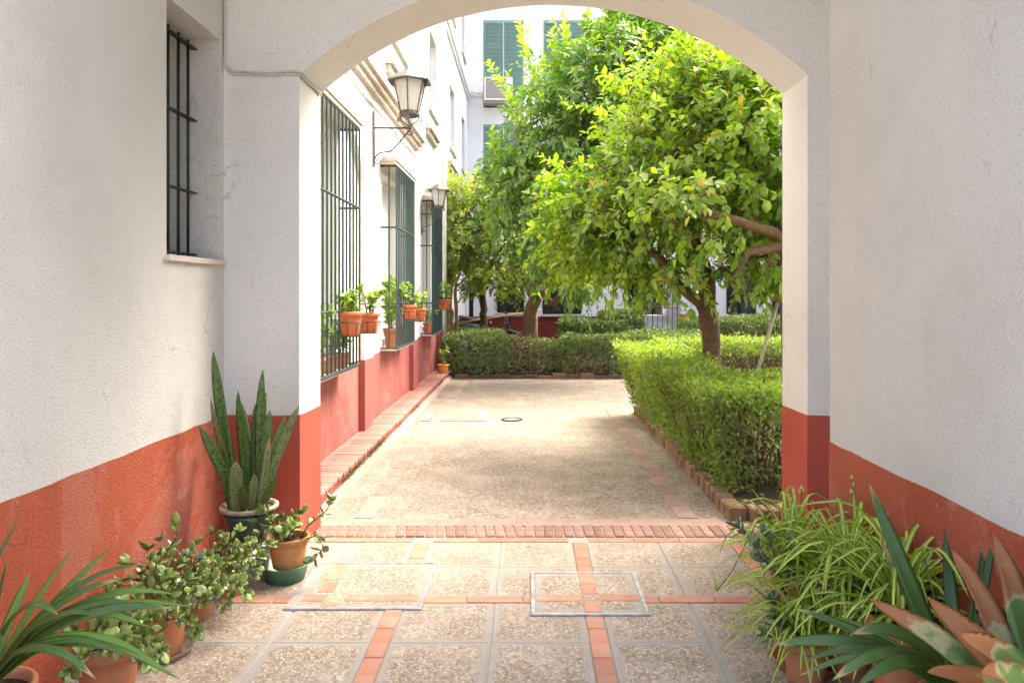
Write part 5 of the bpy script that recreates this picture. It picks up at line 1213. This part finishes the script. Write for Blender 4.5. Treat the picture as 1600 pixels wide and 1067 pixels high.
# pots on and in the window cages
def leafy(t, c, r, h, n, mat, seed, lsz=.055, wide=.8, up=.5, stems=9):
    rs = np.random.default_rng(seed); c = np.array(c)
    mb = MB(); pos = []; d = []
    for k in range(stems):
        a = rs.random() * 6.28; e = c + np.array([math.cos(a) * r * rs.uniform(.3, 1), math.sin(a) * r * rs.uniform(.3, 1), h * rs.uniform(.5, 1)])
        b = c + np.array([math.cos(a) * .03, math.sin(a) * .03, -.02]); mid = (b + e) / 2 + np.array([0, 0, .04])
        mb.tube([b, mid, e], [.004, .003, .002], 4, False); m = n // stems
        for q in range(m):
            f = rs.random() ** .6; p = b * (1 - f) ** 2 + 2 * mid * f * (1 - f) + e * f * f; pos.append(p); dd = rs.normal(0, 1, 3); dd[2] = dd[2] * .4 + up * .5; d.append(dd)
    mb.build('stems', M['greenstem'], t, True)['kind'] = 'stuff'
    pos = np.array(pos); d = np.array(d); m = len(pos)
    leaf_cloud('foliage', pos, d, rs.normal(0, .4, (m, 3)) + [0, 0, 1], lsz * rs.uniform(.6, 1.2, m), lsz * wide * rs.uniform(.6, 1.2, m), mat, t, rs.random(m) * .5)['kind'] = 'stuff'
def hung_pot(u, v_rim, Y, r, h, label, seed, ph=.28, n=110, ring=True, mat=None, lsz=.06):
    c = P(u, v_rim, Y); b = (c.x, Y, c.z - h)
    t = thing('hanging_flower_pot', b, label, 'flower pot', 'flower pots on the window grilles')
    pot(b, r, h, mat or M['terraplastic'], t, taper=.76)
    if ring:
        mb = MB()
        for z, rr in ((b[2] + h * .55, r + .012), (b[2] - .006, r * .8)):
            mb.tube([(b[0] + rr * math.cos(a), Y + rr * math.sin(a), z) for a in np.linspace(0, 6.283, 25)], .0035, 5, False)
        for a in np.linspace(0, 6.283, 9)[:-1]:
            mb.tube([(b[0] + (r + .012) * math.cos(a), Y + (r + .012) * math.sin(a), b[2] + h * .55), (b[0] + r * .8 * math.cos(a), Y + r * .8 * math.sin(a), b[2] - .006)], .003, 4, False)
        mb.bar((b[0] - r, Y, b[2] + h * .55), (-1.525, Y, b[2] + h * .55), .012, .006)
        mb.build('ring_holder', M['iron'], t, True)
    leafy(t, (b[0], Y, b[2] + h), ph * .62, ph, n, M['geranium'], seed, lsz)
    return t
hung_pot(547, 487, 6.20, .098, .195, 'large terracotta coloured flower pot hanging nearest the arch on the first grille', 71, .22, 140)
hung_pot(577, 489, 6.66, .085, .17, 'second flower pot on the first grille, beside the larger one', 72, .26, 130)
hung_pot(640, 477, 9.00, .085, .165, 'flower pot on the near half of the second barred window', 73, .26, 100)
hung_pot(656, 482, 9.80, .085, .16, 'flower pot at the far end of the second barred window', 74, .24, 100)
hung_pot(694, 468, 12.9, .12, .17, 'flower pot with bushy plant on the third barred window', 75, .3, 130, lsz=.07)
def sill_pot(c, y, r, h, label, seed, ph, n, lsz=.07, up=.8, mat=None, x=-1.63):
    b = (x, y, .868); t = thing('sill_flower_pot', b, label, 'flower pot', 'flower pots inside the window grilles'); pot(b, r, h, mat or M['terra'], t); leafy(t, (x, y, .868 + h), r * 1.7, ph, n, M['geranium'], seed, lsz, .55, up)
    return t
t = sill_pot(0, 5.75, .085, .15, 'leafy potted plant behind the first grille, nearest the pier', 81, .45, 150)
t = sill_pot(0, 6.15, .085, .15, 'potted plant behind the middle of the first grille', 82, .3, 130)
t = sill_pot(0, 6.55, .085, .13, 'bushy rosette plant behind the first grille, under the hanging pots', 83, .22, 130, .08)
t = sill_pot(0, 8.95, .085, .24, 'tall leafed plant in a clay pot behind the second grille', 84, .6, 110, .12, 1.8)
t = sill_pot(0, 9.6, .085, .16, 'green plant in a pot behind the far part of the second grille', 85, .3, 100)
t = sill_pot(0, 12.3, .085, .18, 'red pot with a plant behind the third grille', 86, .3, 90, mat=M['terraplastic'])
b = (-1.50, 13.3, .135); t = thing('small_flower_pot', b, 'small orange pot standing at the far end of the brick step', 'flower pot'); pot(b, .10, .15, simple('orange plastic', (0.75, 0.28, 0.03), .5), t); leafy(t, (b[0], b[1], .28), .1, .35, 60, M['paleleaf'], 88, .06)

# ================================================================== SMALL THINGS ON THE GROUND
def manhole(x0, x1, y0, y1, label, kind):
    t = thing('manhole_cover', ((x0 + x1) / 2, (y0 + y1) / 2, 0), label, 'manhole cover', 'steel framed covers in the passage floor'); w_ = .022
    MB().box(x0 + w_, x1 - w_, y0 + w_, y1 - w_, 0.0, .0125, .002).build('lid', M['slab'], t)
    mb = MB()
    for a, b, c_, d in ((x0, x1, y0, y0 + w_), (x0, x1, y1 - w_, y1), (x0, x0 + w_, y0 + w_, y1 - w_), (x1 - w_, x1, y0 + w_, y1 - w_)): mb.box(a, b, c_, d, 0, .016, .003)
    mb.build('frame', M['steel'], t)
    def bk(a, b, c_, d): MB().box(a, b, c_, d, .010, .0155, .002).build('brick', M['brick'], t)
    if kind == 0:
        bk(-1.07, -.99, 3.95, 4.17); bk(-1.06, -.985, 3.79, 3.93); bk(-1.11, -.995, 3.68, 3.76); bk(-.90, -.72, 3.68, 3.76); bk(-.715, -.54, 3.68, 3.76); bk(-1.0, -.92, 3.61, 3.655)
    else:
        bk(.265, .345, 3.90, 4.04); bk(.265, .345, 3.765, 3.895); bk(.04, .255, 3.68, 3.757); bk(.355, .54, 3.68, 3.757); bk(.265, .345, 3.55, 3.67)
    return t
manhole(-1.165, -.508, 3.585, 4.211, 'larger steel framed manhole cover on the left with mismatched brick inlay', 0)
manhole(.01, .57, 3.52, 4.067, 'smaller steel framed manhole cover on the right with brick cross inlay', 1)
t = thing('inspection_cover', (-.75, 9.4, 0), 'rectangular stone inspection cover in the pebble courtyard path', 'manhole cover')
MB().box(-1.30, -.50, 9.0, 9.75, -.01, .012, .004).build('frame', M['cement'], t); MB().box(-1.20, -.60, 9.08, 9.67, 0, .02, .004).build('lid', M['gravel'], t)
t = thing('round_drain', (-.2, 9.1, 0), 'small round dark drain ring in the courtyard path', 'drain')
MB().lathe((-.2, 9.1, 0), [(.13, 0), (.13, .012), (.095, .012), (.095, .004)], 24).build('ring', M['greypaint'], t); MB().lathe((-.2, 9.1, 0), [(.094, 0.0), (.094, .007), (0, .007)], 24).build('lid', M['gravel'], t)
# broom pole leaning in the bed
bt, tp = P(1178, 600, 6.75), P(1216, 470, 6.6)
t = thing('leaning_pole', tuple(bt), 'pale wooden pole with a rounded block on top leaning at the right pier', 'pole')
d = (tp - bt).normalized(); MB().tube([bt - d * .8, bt, tp], .016, 8).build('shaft', M['polewood'], t, True)
MB().tube([tp - d * .01, tp + d * .0, tp + d * .1, tp + d * .16, tp + d * .19], [.02, .042, .05, .046, .03], 10).build('head', simple('orange brown block', (0.42, 0.23, 0.10), .8), t, True)
# bamboo cane
mb = MB(); a, b = P(690, 508, 16.4), P(846, 484, 16.4); mb.tube([a, a.lerp(b, .5) + Vector((0, 0, -.01)), b], .016, 7); mb.tube([Vector((a.x + .1, a.y, .05)), a + Vector((.1, 0, .05))], .014, 6); mb.tube([Vector((b.x - .1, b.y, .05)), b + Vector((-.1, 0, .05))], .014, 6)
setp(mb.build('bamboo_cane', simple('bamboo', (0.55, 0.45, 0.22), .6), None, True), 'long bamboo cane rail behind the dark far hedge', 'cane')
# scooter parked by the far wall
SY = 18.6; t = thing('motor_scooter', (-1.0, SY, 0.1), 'dark grey scooter parked behind the far hedge near the wall', 'scooter')
def wheel(x):
    o = MB().tube([(x + .24 * math.cos(a), SY, .34 + .24 * math.sin(a)) for a in np.linspace(0, 6.283, 25)], .055, 8, False).build('wheel', M['rubber'], t, True)
    mb = MB()
    for k in range(5): a = k * 1.2566; mb.bar((x, SY, .34), (x + .22 * math.cos(a), SY, .34 + .22 * math.sin(a)), .03)
    mb.build('rim', M['steel'], o)
wheel(-.42); wheel(-1.62)
def loft(secs, name, mat):
    mb = MB(); V = []; Fc = []; n = 10
    for x, zc, hz, hy in secs:
        for k in range(n): a = 6.283 * k / n; V.append((x, SY + hy * math.cos(a), zc + hz * math.sin(a)))
    for i in range(len(secs) - 1):
        for k in range(n): Fc.append((i * n + k, i * n + (k + 1) % n, (i + 1) * n + (k + 1) % n, (i + 1) * n + k))
    Fc += [tuple(range(n - 1, -1, -1)), tuple((len(secs) - 1) * n + k for k in range(n))]
    mb.add(V, Fc); return mb.build(name, mat, t, True)
loft([(-1.95, .78, .06, .08), (-1.75, .76, .16, .15), (-1.45, .68, .22, .18), (-1.15, .62, .2, .17), (-1.0, .42, .1, .15), (-.75, .38, .07, .15), (-.62, .55, .2, .14), (-.58, .8, .22, .15), (-.52, .98, .1, .1)], 'body', M['greypaint'])
loft([(-1.9, .93, .04, .1), (-1.7, .95, .06, .14), (-1.4, .90, .06, .15), (-1.15, .88, .06, .12), (-1.05, .84, .03, .06)], 'seat', M['blackplastic'])
loft([(-.68, .58, .05, .06), (-.45, .62, .05, .09), (-.2, .52, .05, .07), (-.14, .44, .03, .04)], 'front_mudguard', M['greypaint'])
MB().bar((-.42, SY, .34), (-.56, SY, 1.0), .05).tube([(-.6, SY - .32, 1.08), (-.55, SY - .1, 1.05), (-.55, SY + .1, 1.05), (-.6, SY + .32, 1.08)], .018, 7).build('handlebar', M['blackplastic'], t, True)
MB().box(-1.98, -1.94, SY - .06, SY + .06, .74, .82).build('tail_light', M['redlight'], t)

# fallen leaves on the path
fm = leaf_mat('fallen leaves', [(0, (0.2, 0.13, 0.05)), (.5, (0.3, 0.24, 0.07)), (1, (0.12, 0.16, 0.04))], trans=.1)
n = 150; pos = np.stack([rng.uniform(-1.3, 1.3, n), 5.0 + rng.random(n) * 8.5, np.full(n, .012)], 1); pos[:60, 0] = rng.uniform(.95, 1.33, 60); pos[60:90, 0] = rng.uniform(-1.38, -1.25, 30)
pos[140:] = np.stack([rng.uniform(-1.2, 1.1, 10), rng.uniform(3.0, 4.6, 10), np.full(10, .016)], 1)
o = leaf_cloud('fallen_leaves', pos, rng.normal(0, 1, (n, 3)) * [1, 1, .1], rng.normal(0, .15, (n, 3)) + [0, 0, 1], rng.uniform(.015, .06, n), rng.uniform(.008, .025, n), fm, None, curl=-.1)
setp(o, 'scattered fallen leaves on the courtyard paving', 'leaves', kind='stuff')
